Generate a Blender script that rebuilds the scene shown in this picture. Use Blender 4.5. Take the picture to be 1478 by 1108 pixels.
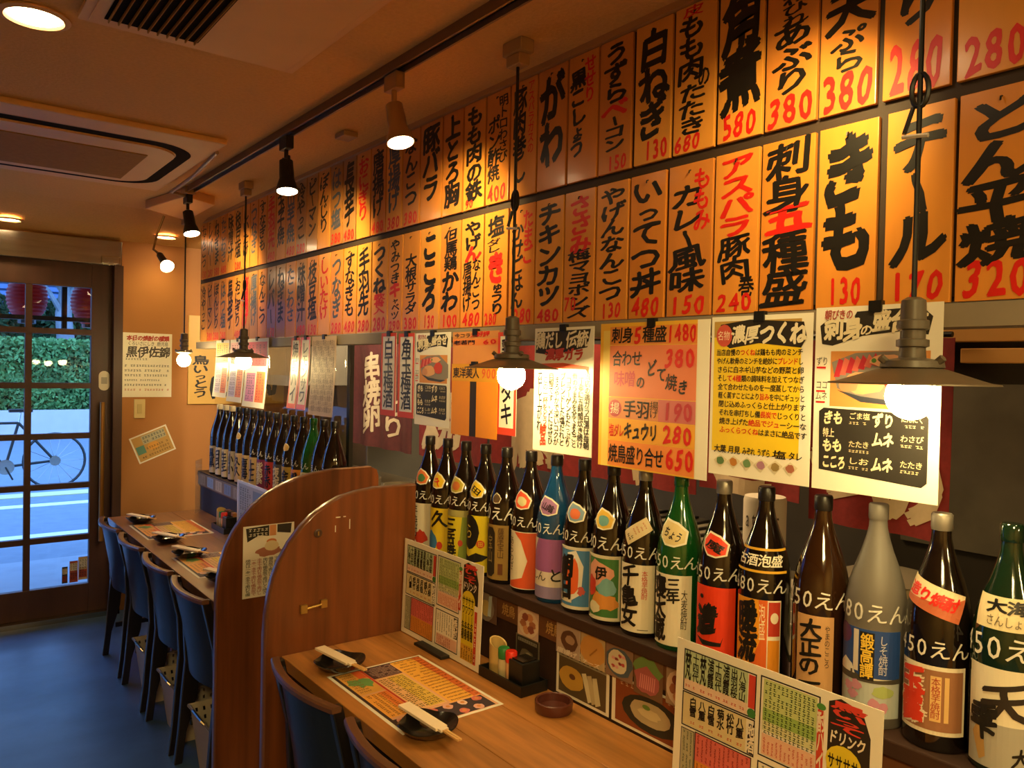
import bpy, bmesh, math, random
import numpy as np
from mathutils import Vector, Matrix
random.seed(7)
for _o in list(bpy.data.objects): bpy.data.objects.remove(_o)
SC = bpy.context.scene; COL = SC.collection
PI = math.pi

# ------------------------------------------------------------------ camera, world, lights, exposure
H = 1.56
yaw, pit, rol, FL = 0.65857217, -0.01812036, 0.02114396, 1129.0
F = Vector((math.sin(yaw)*math.cos(pit), math.cos(yaw)*math.cos(pit), math.sin(pit)))
R0 = Vector((math.cos(yaw), -math.sin(yaw), 0)); U0 = R0.cross(F)
R = R0*math.cos(rol)+U0*math.sin(rol); U = -R0*math.sin(rol)+U0*math.cos(rol)
cd = bpy.data.cameras.new('camera'); cam = bpy.data.objects.new('camera', cd); COL.objects.link(cam)
cd.sensor_width = 36; cd.lens = FL/1478*36; cd.clip_start = .02; cd.clip_end = 200
cam.matrix_world = Matrix(((R.x, U.x, -F.x, 0), (R.y, U.y, -F.y, 0), (R.z, U.z, -F.z, H), (0, 0, 0, 1)))
SC.camera = cam
SC.view_settings.view_transform = 'Standard'; SC.view_settings.look = 'None'
SC.view_settings.exposure = 0.75; SC.view_settings.gamma = 1; SC.view_settings.use_curve_mapping = False
W = bpy.data.worlds.new('world'); SC.world = W; W.use_nodes = True
bg = W.node_tree.nodes['Background']; bg.inputs[0].default_value = (.19, .43, 1, 1); bg.inputs[1].default_value = 2.9
WARM = (1, .73, .27)
def light(name, kind, loc, energy, color=WARM, target=None, size=.05, spot=60, blend=.6):
    l = bpy.data.lights.new(name, kind); l.energy = energy; l.color = color
    if kind == 'SPOT': l.spot_size = math.radians(spot); l.spot_blend = blend; l.shadow_soft_size = size
    elif kind == 'POINT': l.shadow_soft_size = size
    elif kind == 'AREA': l.size = size
    o = bpy.data.objects.new(name, l); COL.objects.link(o); o.location = loc
    if target: o.rotation_euler = (Vector(target)-Vector(loc)).to_track_quat('-Z', 'Y').to_euler()
    return o
pl = light('door_portal', 'AREA', (-.2, 5.42, 1.1), 1, (1, 1, 1), (-.2, 0, 1.1), 2.4); pl.data.cycles.is_portal = True
pl.data.shape = 'RECTANGLE'; pl.data.size = 2.3; pl.data.size_y = 1.95
light('kitchen_hood_fill', 'AREA', (1.75, 3.3, 2.3), 22, (1, .85, .6), (2.3, 4.8, 1.3), .3)  # added fill without a fixture, brightens the hood and refrigerator
light('kitchen_warm_fill', 'AREA', (1.74, 2.0, 2.38), 22, (1, .68, .32), (1.85, 2.0, 0), .5)  # added fill without a fixture, brightens the hanging cloths
light('room_fill_behind', 'AREA', (-.5, -.8, 2.35), 45, WARM, (-.3, -1.0, 0), .5)  # added unseen fill behind the camera, lifts the ceiling by bounce

# ------------------------------------------------------------------ materials
def lin(c):
    if isinstance(c, str): c = tuple(int(c[i:i+2], 16)/255 for i in (0, 2, 4))
    return tuple(((x+.055)/1.055)**2.4 if x > .04045 else x/12.92 for x in c)
MC = {}
def mat(key, color=None, rough=.6, metal=0, emis=0, amt=.15, scale=6, bump=0, stretch=(1, 1, 1), coat=0, trans=0, alpha=1, kind='noise', spec=.5):
    if key in MC: return MC[key]
    m = bpy.data.materials.new(key); m.use_nodes = True; nt = m.node_tree; b = nt.nodes['Principled BSDF']
    c = lin(color or key)
    m.diffuse_color = (*c, 1)
    b.inputs['Roughness'].default_value = rough; b.inputs['Metallic'].default_value = metal
    b.inputs['Specular IOR Level'].default_value = spec
    b.inputs['Coat Weight'].default_value = coat; b.inputs['Coat Roughness'].default_value = .12
    b.inputs['Transmission Weight'].default_value = trans; b.inputs['Alpha'].default_value = alpha
    if emis: b.inputs['Emission Color'].default_value = (*c, 1); b.inputs['Emission Strength'].default_value = emis
    b.inputs['Base Color'].default_value = (*c, 1)
    if amt or bump:
        tc = nt.nodes.new('ShaderNodeTexCoord'); mp = nt.nodes.new('ShaderNodeMapping'); mp.inputs['Scale'].default_value = stretch
        nt.links.new(tc.outputs['Object'], mp.inputs[0])
        if kind == 'wave':
            n = nt.nodes.new('ShaderNodeTexWave'); n.inputs['Distortion'].default_value = 6; n.inputs['Detail'].default_value = 3
        else:
            n = nt.nodes.new('ShaderNodeTexNoise'); n.inputs['Detail'].default_value = 5
        n.inputs['Scale'].default_value = scale; nt.links.new(mp.outputs[0], n.inputs['Vector'])
        if amt:
            mx = nt.nodes.new('ShaderNodeMix'); mx.data_type = 'RGBA'; mx.blend_type = 'MULTIPLY'; mx.inputs[0].default_value = 1
            cr = nt.nodes.new('ShaderNodeValToRGB'); cr.color_ramp.elements[0].position = .3; cr.color_ramp.elements[1].position = .7
            k = 1-amt; cr.color_ramp.elements[0].color = (k, k, k, 1); cr.color_ramp.elements[1].color = (1, 1, 1, 1)
            nt.links.new(n.outputs['Fac'], cr.inputs[0]); mx.inputs[6].default_value = (*c, 1); nt.links.new(cr.outputs[0], mx.inputs[7])
            nt.links.new(mx.outputs[2], b.inputs['Base Color'])
        if bump:
            bp = nt.nodes.new('ShaderNodeBump'); bp.inputs['Strength'].default_value = bump; bp.inputs['Distance'].default_value = .01
            nt.links.new(n.outputs['Fac'], bp.inputs['Height']); nt.links.new(bp.outputs[0], b.inputs['Normal'])
    MC[key] = m; return m
def glassmat(key, tint=(1, 1, 1), refl=.08, rough=.02, haze=0):
    if key in MC: return MC[key]
    m = bpy.data.materials.new(key); m.use_nodes = True; nt = m.node_tree; nt.nodes.clear()
    o = nt.nodes.new('ShaderNodeOutputMaterial'); t = nt.nodes.new('ShaderNodeBsdfTransparent'); g = nt.nodes.new('ShaderNodeBsdfGlossy')
    t.inputs[0].default_value = (*tint, 1); g.inputs['Roughness'].default_value = rough
    f = nt.nodes.new('ShaderNodeFresnel'); f.inputs[0].default_value = 1.45; mx = nt.nodes.new('ShaderNodeMixShader')
    gm = nt.nodes.new('ShaderNodeNewGeometry'); sb = nt.nodes.new('ShaderNodeMath'); sb.operation = 'SUBTRACT'; sb.inputs[0].default_value = 1
    ml = nt.nodes.new('ShaderNodeMath'); ml.operation = 'MULTIPLY'      # a thin pane reflects at its front face only
    nt.links.new(gm.outputs['Backfacing'], sb.inputs[1]); nt.links.new(sb.outputs[0], ml.inputs[0]); nt.links.new(f.outputs[0], ml.inputs[1])
    nt.links.new(ml.outputs[0], mx.inputs[0]); nt.links.new(t.outputs[0], mx.inputs[1]); nt.links.new(g.outputs[0], mx.inputs[2])
    last = mx
    if haze:
        d = nt.nodes.new('ShaderNodeBsdfDiffuse'); d.inputs[0].default_value = (.8, .8, .8, 1)
        m2 = nt.nodes.new('ShaderNodeMixShader'); m2.inputs[0].default_value = haze
        nt.links.new(mx.outputs[0], m2.inputs[1]); nt.links.new(d.outputs[0], m2.inputs[2]); last = m2
    nt.links.new(last.outputs[0], o.inputs[0]); MC[key] = m; return m
def C(hexs): return mat(hexs, hexs, rough=.55, amt=.05, scale=20)     # printed colour
INK = mat('black brush ink', '15110e', rough=.45, amt=.2, scale=40)
RED = mat('red brush ink', 'd81e12', rough=.45, amt=.12, scale=40)
PAPER = mat('white paper', 'efe6d4', rough=.45, amt=.05)
LAMI = mat('laminated paper', 'efe8d8', rough=.25, amt=.04)
CHALK = mat('white paint marker', 'e4dfd4', rough=.8, amt=.1, scale=60)
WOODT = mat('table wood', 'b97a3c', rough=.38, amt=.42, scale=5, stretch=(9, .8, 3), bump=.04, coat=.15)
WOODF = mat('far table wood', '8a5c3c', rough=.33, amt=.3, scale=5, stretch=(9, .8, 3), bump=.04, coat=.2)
WOODD = mat('divider wood', '80451f', rough=.4, amt=.5, scale=3.5, stretch=(9, 9, .5), bump=.03, coat=.2)
WOODE = mat('divider edge wood', '7a4c2c', rough=.3, amt=.2, coat=.5)
DARKW = mat('dark brown wood', '3a2014', rough=.65, amt=.35, scale=6, stretch=(2, 2, .4))
DOORW = mat('door frame wood', '4a2c22', rough=.5, amt=.3, scale=6, stretch=(3, 3, .4))
CHAIRW = mat('black stained chair wood', '1c1718', rough=.3, amt=.2, coat=.25)
RAILW = mat('chair top rail wood', '6b4630', rough=.35, amt=.25, coat=.2)
LEATH = mat('navy vinyl', '1d2232', rough=.3, amt=.12, scale=30, bump=.05)
STEEL = mat('brushed steel', 'c4bdae', rough=.2, metal=1, amt=.2, scale=4, stretch=(1, 1, 12))
BLACK = mat('black plastic', '151413', rough=.4, amt=.1)
BLKM = mat('black painted metal', '24211d', rough=.45, metal=.3, amt=.1)
LACQ = mat('black lacquer', '191513', rough=.18, amt=.1, coat=.4)
WHITEP = mat('off white plastic', 'd8cfbe', rough=.45, amt=.06)

# ------------------------------------------------------------------ mesh building
def finish(o, parent=None, **k):
    if parent is not None: o.parent = parent
    return o
def tag(o, label=None, cat=None, group=None, kind=None):
    if label: o['label'] = label
    if cat: o['category'] = cat
    if group: o['group'] = group
    if kind: o['kind'] = kind
    return o
def empty(name, label, cat, group=None, loc=(0, 0, 0)):
    o = bpy.data.objects.new(name, None); COL.objects.link(o); o.location = loc; o.empty_display_size = .05
    return tag(o, label, cat, group)
class MB:
    def __init__(s): s.V = []; s.P = []; s.M = []; s.mats = []; s.n = 0
    def mi(s, m):
        if m not in s.mats: s.mats.append(m)
        return s.mats.index(m)
    def add(s, verts, faces, m):
        k = s.mi(m); s.V.append(np.asarray(verts, float).reshape(-1, 3)); s.P += [[i+s.n for i in f] for f in faces]
        s.M += [k]*len(faces); s.n += len(verts); return s
    def box(s, x0, x1, y0, y1, z0, z1, m):
        v = [(x, y, z) for z in (z0, z1) for y in (y0, y1) for x in (x0, x1)]
        return s.add(v, [(0, 2, 3, 1), (4, 5, 7, 6), (0, 1, 5, 4), (1, 3, 7, 5), (3, 2, 6, 7), (2, 0, 4, 6)], m)
    def tube(s, path, r, m, n=8):
        path = [Vector(p) for p in path]; rr = r if isinstance(r, (list, tuple)) else [r]*len(path)
        v = []; f = []; prev = None
        for i, p in enumerate(path):
            d = (path[min(i+1, len(path)-1)]-path[max(i-1, 0)]).normalized()
            a = Vector((0, 0, 1)) if abs(d.z) < .9 else Vector((1, 0, 0))
            x = d.cross(a).normalized() if prev is None else (prev-d*prev.dot(d)).normalized()
            prev = x; y = d.cross(x)
            for k in range(n):
                t = 2*PI*k/n; v.append(p+x*math.cos(t)*rr[i]+y*math.sin(t)*rr[i])
        for i in range(len(path)-1):
            for k in range(n):
                f.append((i*n+k, i*n+(k+1) % n, (i+1)*n+(k+1) % n, (i+1)*n+k))
        f.append(tuple(range(n))[::-1]); f.append(tuple((len(path)-1)*n+k for k in range(n)))
        return s.add(v, f, m)
    def lathe(s, prof, m, c=(0, 0, 0), n=24, axis=None):
        v = []; f = []
        for r, z in prof:
            for k in range(n):
                t = 2*PI*k/n; v.append((r*math.cos(t), r*math.sin(t), z))
        for i in range(len(prof)-1):
            for k in range(n):
                f.append((i*n+k, i*n+(k+1) % n, (i+1)*n+(k+1) % n, (i+1)*n+k))
        if prof[0][0] > 1e-6: f.append(tuple(range(n))[::-1])
        if prof[-1][0] > 1e-6: f.append(tuple((len(prof)-1)*n+k for k in range(n)))
        if axis is not None:
            q = Vector((0, 0, 1)).rotation_difference(Vector(axis).normalized()); v = [q @ Vector(p) for p in v]
        v = [(p[0]+c[0], p[1]+c[1], p[2]+c[2]) for p in v]
        return s.add(v, f, m)
    def prism(s, pts, fn, t, m):      # pts: 2d outline, fn(a,b,depth)->xyz, t: thickness
        n = len(pts); v = [fn(a, b, 0) for a, b in pts]+[fn(a, b, t) for a, b in pts]
        f = [tuple(range(n))[::-1], tuple(range(n, 2*n))]+[(i, (i+1) % n, n+(i+1) % n, n+i) for i in range(n)]
        return s.add(v, f, m)
    def build(s, name, parent=None, smooth=False, bevel=0, weld=False):
        me = bpy.data.meshes.new(name)
        V = np.concatenate(s.V) if s.V else np.zeros((0, 3))
        me.from_pydata(V.tolist(), [], s.P)
        for m in s.mats: me.materials.append(m)
        me.polygons.foreach_set('material_index', s.M)
        me.validate(); me.update()
        if bevel or weld:
            bm = bmesh.new(); bm.from_mesh(me)
            if weld: bmesh.ops.remove_doubles(bm, verts=bm.verts, dist=1e-5)
            if bevel:
                ed = [e for e in bm.edges if len(e.link_faces) == 2 and e.calc_face_angle(0) > .6]
                bmesh.ops.bevel(bm, geom=ed, offset=bevel, segments=2, profile=.6, affect='EDGES', clamp_overlap=True)
            bm.normal_update(); bm.to_mesh(me); bm.free()
        if smooth:
            me.polygons.foreach_set('use_smooth', [True]*len(me.polygons))
            me.set_sharp_from_angle(angle=math.radians(40))
        o = bpy.data.objects.new(name, me); COL.objects.link(o)
        if parent is not None: o.parent = parent; o.matrix_parent_inverse = Matrix.Translation(-parent.location)
        return o
# ------------------------------------------------------------------ glyphs and printed sheets
GC = {}
def glyph(ch):
    if ch not in GC:
        cu = bpy.data.curves.new('g', 'FONT'); cu.body = ch; cu.resolution_u = 2
        o = bpy.data.objects.new('g', cu); me = o.to_mesh()
        v = np.array([(p.co.x, p.co.y) for p in me.vertices]) if len(me.vertices) else np.zeros((0, 2))
        f = [tuple(p.vertices) for p in me.polygons]
        o.to_mesh_clear(); bpy.data.objects.remove(o); bpy.data.curves.remove(cu)
        if len(v):
            if ord(ch) > 0x2fff: v = v-np.array([.5, .37])
            else: v = v-np.array([(v[:, 0].min()+v[:, 0].max())/2, .35])
        GC[ch] = (v, f)
    return GC[ch]
LAY = .00035
class Sheet(MB):
    def __init__(s, w, h): super().__init__(); s.w = w; s.h = h; s.c = 0
    def z(s, lay): s.c = (s.c+1) % 70; return lay*LAY+s.c*3.5e-6
    def rect(s, a0, b0, a1, b1, c, lay=1):
        m = C(c) if isinstance(c, str) else c; W_, H_ = s.w, s.h; z = s.z(lay)
        return s.add([(a0*W_, b0*H_, z), (a1*W_, b0*H_, z), (a1*W_, b1*H_, z), (a0*W_, b1*H_, z)], [(0, 1, 2, 3)], m)
    def poly(s, pts, c, lay=1):
        m = C(c) if isinstance(c, str) else c
        z = s.z(lay); return s.add([(a*s.w, b*s.h, z) for a, b in pts], [tuple(range(len(pts)))], m)
    def frame(s, a0, b0, a1, b1, t, c, lay=2):
        ta = t/s.w; tb = t/s.h
        s.rect(a0, b0, a1, b0+tb, c, lay); s.rect(a0, b1-tb, a1, b1, c, lay); s.rect(a0, b0, a0+ta, b1, c, lay); s.rect(a1-ta, b0, a1, b1, c, lay)
    def ell(s, a, b, ra, rb, c, lay=1, n=16, wob=0):
        return s.poly([(a+ra*math.cos(2*PI*k/n)*(1+random.uniform(-wob, wob)), b+rb*math.sin(2*PI*k/n)*(1+random.uniform(-wob, wob))) for k in range(n)], c, lay)
    def g(s, ch, cx, cy, sx, sy, c, lay=3, bold=0, rot=0, shear=0):
        v, f = glyph(ch)
        if not len(v): return
        m = C(c) if isinstance(c, str) else c
        ca, sa = math.cos(rot), math.sin(rot); z0 = s.z(lay)
        offs = [(0, 0)]+([(bold*math.cos(t), bold*math.sin(t)) for t in (0.5, 1.75, 3.0, 4.3, 5.5)] if bold else [])
        if bold > .022:
            p1, p2, p3 = random.uniform(0, 6), random.uniform(0, 6), random.uniform(-1, 1)
            v = np.stack([v[:, 0]+.028*np.sin(6*v[:, 1]+p1)+.012*np.sin(17*v[:, 1]+p2)+.09*p3*v[:, 1]*v[:, 0], v[:, 1]+.026*np.sin(6*v[:, 0]+p2)+.012*np.sin(15*v[:, 0]+p1)+.13*v[:, 0]], 1)
        for q, (dx, dy) in enumerate(offs):
            x = v[:, 0]+dx; y = v[:, 1]+dy
            X = (x*ca-y*sa+shear*y)*sx*s.w+cx*s.w if 0 else (x*ca-y*sa+shear*y)*sx+cx*s.w
            Y = (x*sa+y*ca)*sy+cy*s.h
            s.add(np.stack([X, Y, np.full(len(X), z0+q*4e-6)], 1), f, m)
    def vtext(s, t, a0, b0, a1, b1, c, lay=3, bold=0, jit=.05, fill=1.0):
        n = len(t); hc = (b1-b0)*s.h; wc = (a1-a0)*s.w
        wts = [(.72 if ch in 'っゃゅょッャュョィ・' else (.8 if ch in 'ー' else 1)) for ch in t]; tot = sum(wts); p = b1
        for ch, wt in zip(t, wts):
            ch_h = hc*wt/tot; p0 = p-(b1-b0)*wt/tot; cy = (p+p0)/2; p = p0
            sx = wc*1.05*fill*(1 if wt == 1 or ch == 'ー' else .8); sy = ch_h*1.12
            if ch in 'ー': s.g(ch, (a0+a1)/2, cy, sx*.75, sy*1.0, c, lay, bold, -PI/2+.08)
            else: s.g(ch, (a0+a1)/2+random.uniform(-jit, jit)*.3*(a1-a0), cy, sx, sy, c, lay, bold, random.uniform(-jit, jit), random.uniform(-jit, jit))
    def htext(s, t, a0, b0, a1, b1, c, lay=3, bold=0, jit=.03):
        wts = [1 if ord(ch) > 0x2fff else .62 for ch in t]; tot = sum(wts); p = a0; wc = (a1-a0)*s.w; hc = (b1-b0)*s.h
        for ch, wt in zip(t, wts):
            w_ = (a1-a0)*wt/tot; cx = p+w_/2; p += w_
            k = 1.0 if wt == 1 else 1.35
            s.g(ch, cx, (b0+b1)/2, w_*s.w*1.05*(1 if wt == 1 else 1.55), hc*(1.05 if wt == 1 else 1.25), c, lay, bold, random.uniform(-jit, jit), .06 if jit else 0)
    def scrib(s, a0, b0, a1, b1, cols, rows, c, lay=3, dens=.9):
        m = C(c) if isinstance(c, str) else c; V = []; Fc = []
        cw = (a1-a0)/cols*s.w; chh = (b1-b0)/rows*s.h
        for i in range(cols):
            for j in range(rows):
                if random.random() > dens: continue
                x = a0*s.w+(i+.5)*cw; y = b0*s.h+(j+.5)*chh; k = min(cw, chh)
                for q in range(3):
                    hor = q != 1; L = k*random.uniform(.25, .42); t = k*.075
                    cx = x+random.uniform(-.12, .12)*k; cy = y+(q-1)*.25*k+random.uniform(-.06, .06)*k
                    dx, dy = (L, t) if hor else (t, L); n = len(V)
                    V += [(cx-dx, cy-dy, lay*LAY), (cx+dx, cy-dy, lay*LAY), (cx+dx, cy+dy, lay*LAY), (cx-dx, cy+dy, lay*LAY)]; Fc.append((n, n+1, n+2, n+3))
        if V: s.add(V, Fc, m)
    def mapped(s, fn, su=None, sv=None):
        """slice the sheet on a grid and bend it through fn(u,v,w)->xyz array"""
        if su or sv:
            me = bpy.data.meshes.new('t'); me.from_pydata(np.concatenate(s.V).tolist(), [], s.P); me.polygons.foreach_set('material_index', s.M)
            bm = bmesh.new(); bm.from_mesh(me); bpy.data.meshes.remove(me)
            for st, ax, L in ((su, 0, s.w), (sv, 1, s.h)):
                if not st: continue
                k = max(1, int(L/st)); 
                for i in range(1, k):
                    co = [0, 0, 0]; co[ax] = L*i/k; no = [0, 0, 0]; no[ax] = 1
                    bmesh.ops.bisect_plane(bm, geom=bm.verts[:]+bm.edges[:]+bm.faces[:], plane_co=co, plane_no=no, dist=1e-7)
            bm.verts.index_update()
            V = np.array([v.co[:] for v in bm.verts]); s.P = [[v.index for v in f.verts] for f in bm.faces]; s.M = [f.material_index for f in bm.faces]; bm.free()
        else: V = np.concatenate(s.V)
        s.V = [fn(V)]; return s
    def place(s, o, Uv, Vv, curl=0, su=None):
        o = np.array(o, float); Uv = np.array(Uv, float); Vv = np.array(Vv, float); N = np.cross(Uv, Vv)
        def fn(P):
            w = P[:, 2]
            if curl: w = w+curl*(1-P[:, 1]/s.h)**2
            return o+P[:, :1]*Uv+P[:, 1:2]*Vv+w[:, None]*N
        return s.mapped(fn, None, su)
AX = {'x': ((0, -1, 0), (0, 0, 1)), 'y': ((1, 0, 0), (0, 0, 1)), 'top': ((0, -1, 0), (1, 0, 0))}   # faces -x / faces -y / lies flat
def bodysheet(w, h, m, th=.0012, nv=1):
    s = Sheet(w, h)
    v = []; f = []
    for z in (0, -th):
        for j in range(nv+1):
            v += [(0, h*j/nv, z), (w, h*j/nv, z)]
    k = 2*(nv+1)
    for j in range(nv):
        a = 2*j; f += [(a, a+1, a+3, a+2), (k+a, k+a+2, k+a+3, k+a+1), (a, a+2, k+a+2, k+a), (a+1, k+a+1, k+a+3, a+3)]
    f += [(0, k, k+1, 1), (2*nv, 2*nv+1, k+2*nv+1, k+2*nv)]
    s.add(v, f, m); return s
def paper(name, label, cat, w, h, o, ax, draw, m=PAPER, group=None, th=.0012, curl=0, parent=None, pname='print'):
    Uv, Vv = AX[ax] if isinstance(ax, str) else ax
    nv = 8 if curl else 1
    b = bodysheet(w, h, m, th, nv); b.place(o, Uv, Vv, curl); ob = b.build(name, parent)
    if parent is None: tag(ob, label, cat, group)
    if draw:
        p = Sheet(w, h); draw(p)
        if p.V: p.place(o, Uv, Vv, curl, h/8 if curl else None); p.build(pname, ob)
    return ob

# ------------------------------------------------------------------ the room shell
def struct(mb, name, parent=None, **k): o = mb.build(name, parent, **k); o['kind'] = 'structure'; return o
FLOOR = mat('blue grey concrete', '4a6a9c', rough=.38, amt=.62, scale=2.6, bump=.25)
CEIL = mat('ceiling paper', 'd8a866', rough=.85, amt=.1, scale=90, bump=.25, spec=.15)
WALLO = mat('orange plaster', 'b5793f', rough=.75, amt=.08, scale=3)
BEAMC = mat('counter header', '3a2a1e', rough=.7, amt=.2)
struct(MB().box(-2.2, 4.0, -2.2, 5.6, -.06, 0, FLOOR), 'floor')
cm = MB()
xs = (-2.2, 1.42, 1.50); 
cm.box(-2.2, 4.0, -2.2, 4.72, 2.41, 2.47, CEIL)
cm.add([(-2.2, 4.72, 2.41), (4.0, 4.72, 2.41), (4.0, 5.6, 2.27), (-2.2, 5.6, 2.27), (-2.2, 4.72, 2.47), (4.0, 4.72, 2.47), (4.0, 5.6, 2.47), (-2.2, 5.6, 2.47)],
       [(0, 3, 2, 1), (4, 5, 6, 7), (0, 4, 7, 3), (1, 2, 6, 5), (3, 7, 6, 2)], CEIL)
struct(cm, 'ceiling')
struct(MB().box(1.045, 4.0, 5.35, 5.47, 0, 2.4, WALLO), 'wall_far')
struct(MB().box(-2.2, -1.35, 5.35, 5.47, 0, 2.4, WALLO), 'wall_far')
struct(MB().box(-1.35, 1.045, 5.35, 5.47, 2.297, 2.42, WALLO), 'wall_far')
WALLC = mat('cream plaster', 'e0b878', rough=.75, amt=.06)
struct(MB().box(-2.3, -2.2, -2.2, 5.6, 0, 2.45, WALLC), 'wall_left')
struct(MB().box(-2.3, 4.1, -2.3, -2.2, 0, 2.45, WALLC), 'wall_back')
struct(MB().box(3.3, 3.4, -2.2, 5.6, 0, 2.45, mat('kitchen wall', '4a443c', rough=.5, amt=.25)), 'wall_right')
struct(MB().box(1.408, 1.50, -2.2, 4.93, 1.70, 2.41, BEAMC), 'wall_counter_header')
struct(MB().box(1.385, 1.408, -2.2, 4.93, 2.393, 2.41, mat('ceiling molding', 'b08050', rough=.4, amt=.1)), 'trim_1')
struct(MB().box(1.395, 1.47, -2.2, 4.96, 1.648, 1.688, mat('dull grey rail', '8f8270', rough=.6, metal=.1, amt=.1)), 'trim_2')
# transom with sliding door gear
t = MB().box(-1.35, 1.045, 5.30, 5.40, 2.147, 2.297, STEEL); t.box(.93, 1.03, 5.28, 5.30, 2.155, 2.20, STEEL)
struct(t, 'trim_3', bevel=.004)
struct(MB().box(1.0, 1.05, 5.28, 5.47, 0, 2.147, DOORW), 'trim_4')
struct(MB().box(-1.35, 1.05, 5.28, 5.47, 0, .03, STEEL), 'trim_5')
# the sliding doors with panes
GLASS = glassmat('window glass')
def door(n, x0, x1, mull):
    z = [.203, .489, .806, 1.106, 1.409, 1.732, 2.001]; hb = .017
    fr = MB(); y0, y1 = 5.335, 5.375
    cols = []
    a = x0+.115; b_ = x1-.115
    fr.box(x0, a, y0, y1, .03, 2.147, DOORW); fr.box(b_, x1, y0, y1, .03, 2.147, DOORW)
    fr.box(a, b_, y0, y1, .03, z[0], DOORW); fr.box(a, b_, y0, y1, z[-1], 2.147, DOORW)
    d = struct(fr, 'door_%d' % n, bevel=.003)
    es = [a]+[v for mm in mull for v in (mm-.017, mm+.017)]+[b_]
    for mm in mull: MB().box(mm-.017, mm+.017, y0+.003, y1-.003, z[0], z[-1], DOORW).build('glazing_bar', d)
    for k in range(1, 6):
        MB().box(a, b_, y0+.001, y1-.001, z[k]-hb, z[k]+hb, DOORW).build('glazing_bar', d)
    for i in range(0, len(es), 2):
        for k in range(6):
            MB().box(es[i], es[i+1], 5.352, 5.356, z[k]+(hb if k else 0), z[k+1]-(hb if k < 5 else 0), GLASS).build('pane', d)
    return d
d1 = door(1, .12, 1.0, [.56]); door(2, -.78, .10, [-.34])
struct(MB().box(-1.35, -.80, 5.335, 5.375, 0, 2.147, DOORW), 'trim_6')
hd = MB().tube([(.945, 5.30, .46), (.945, 5.30, 1.31)], .014, mat('worn brass', 'a97a3a', rough=.35, metal=.6, amt=.2), 10)
hd.tube([(.945, 5.30, .5), (.945, 5.34, .5)], .008, BLKM); hd.tube([(.945, 5.30, 1.27), (.945, 5.34, 1.27)], .008, BLKM)
ho = hd.build('door_handle', d1, smooth=True)
def oval(s):
    s.rect(.22, .34, .78, .68, 'a09a90', 1)
pp = [(math.cos(t)*.03+.0, math.sin(t)*.03+(.03 if math.sin(t) > 0 else -.03)) for t in [2*PI*k/24 for k in range(24)]]
ov = MB().prism(pp, lambda a, b, t: (.958+a, 5.333-t, 1.44+b), .002, WHITEP); ovo = tag(ov.build('door_sticker'), 'white oval sticker on the dark door stile above the handle', 'sticker')
q = Sheet(.06, .12); oval(q); q.place((.928, 5.3305, 1.38), *AX['y']); q.build('print', ovo)
# stickers at the foot of the glass
for k, (x, z, w, h, c, lb) in enumerate(((.745, .215, .03, .10, '3a3a38', 'small brown sticker low on the door glass'), (.785, .215, .045, .13, 'a04a38', 'red striped sticker on the lower door glass'),
                         (.832, .225, .05, .14, 'b89a70', 'tan price sticker at the right foot of the door glass'))):
    def dr(s, c=c):
        s.rect(.08, .55, .92, .9, 'c8c0b0', 1); s.rect(.08, .1, .92, .45, '8a3020', 1); s.scrib(.1, .15, .9, .9, 3, 7, '222222', 2)
    paper('window_sticker', lb, 'sticker', w, h, (x, 5.3505, z), 'y', dr, C(c), th=.0006)

# ------------------------------------------------------------------ outside the door
ROAD = mat('asphalt', '78828e', rough=.9, amt=.15, scale=8)
struct(MB().box(-14, 22, 5.6, 40, -.08, -.0, ROAD), 'ground_road')
struct(MB().box(-14, 22, 5.47, 7.0, 0, .012, mat('pavement', '90969e', rough=.9, amt=.15)), 'ground_pavement')
ln = mat('road paint', 'e8e8e4', rough=.8, amt=.1)
for y in (7.9, 9.6):
    tag(MB().box(-14, 22, y, y+.18, 0, .006, ln).build('road_line'), 'white road line ' + ('nearest the pavement' if y < 8 else 'farther out, past the nearer line'), 'road marking')
tag(MB().box(-14, 22, 10.3, 10.6, 0, .008, mat('yellow paving strip', 'd8cc88', rough=.9, amt=.1)).build('kerb_strip'), 'pale yellow strip along the road by the bicycle wheels', 'road marking')
wl = MB().box(-14, 22, 18.0, 18.3, 0, .55, mat('planter wall', 'd6c6c4', rough=.9, amt=.08)); struct(wl, 'wall_planter')
def leafcloud(name, n, boxes, m, size, label, cat, stem=None):
    e = empty(name, label, cat, loc=((boxes[0][0]+boxes[0][1])/2, (boxes[0][2]+boxes[0][3])/2, boxes[0][4]))
    rs = np.random.RandomState(n); V = []; Fc = []
    for (x0, x1, y0, y1, z0, z1), share in zip(boxes, [1/len(boxes)]*len(boxes)):
        k = int(n*share)
        P = rs.rand(k, 3)*[x1-x0, y1-y0, z1-z0]+[x0, y0, z0]
        D1 = rs.randn(k, 3); D1 /= np.linalg.norm(D1, axis=1)[:, None]; D2 = np.cross(D1, rs.randn(k, 3)); D2 /= np.linalg.norm(D2, axis=1)[:, None]
        s_ = size*(.6+.8*rs.rand(k, 1)); b0 = len(V)*0
        Q = np.stack([P-D1*s_, P+D2*s_*.5, P+D1*s_, P-D2*s_*.5], 1).reshape(-1, 3)
        off = sum(len(v) for v in V); V.append(Q); Fc += [(off+4*i, off+4*i+1, off+4*i+2, off+4*i+3) for i in range(k)]
    mb = MB(); mb.add(np.concatenate(V), Fc, m); lo = mb.build('foliage', e); lo['kind'] = 'stuff'
    if stem: stem(e)
    return e
GRN = mat('hedge leaf', '6fa052', rough=.7, amt=.5, scale=3); GRN2 = mat('tree leaf', '86b06a', rough=.7, amt=.5, scale=2)
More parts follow.
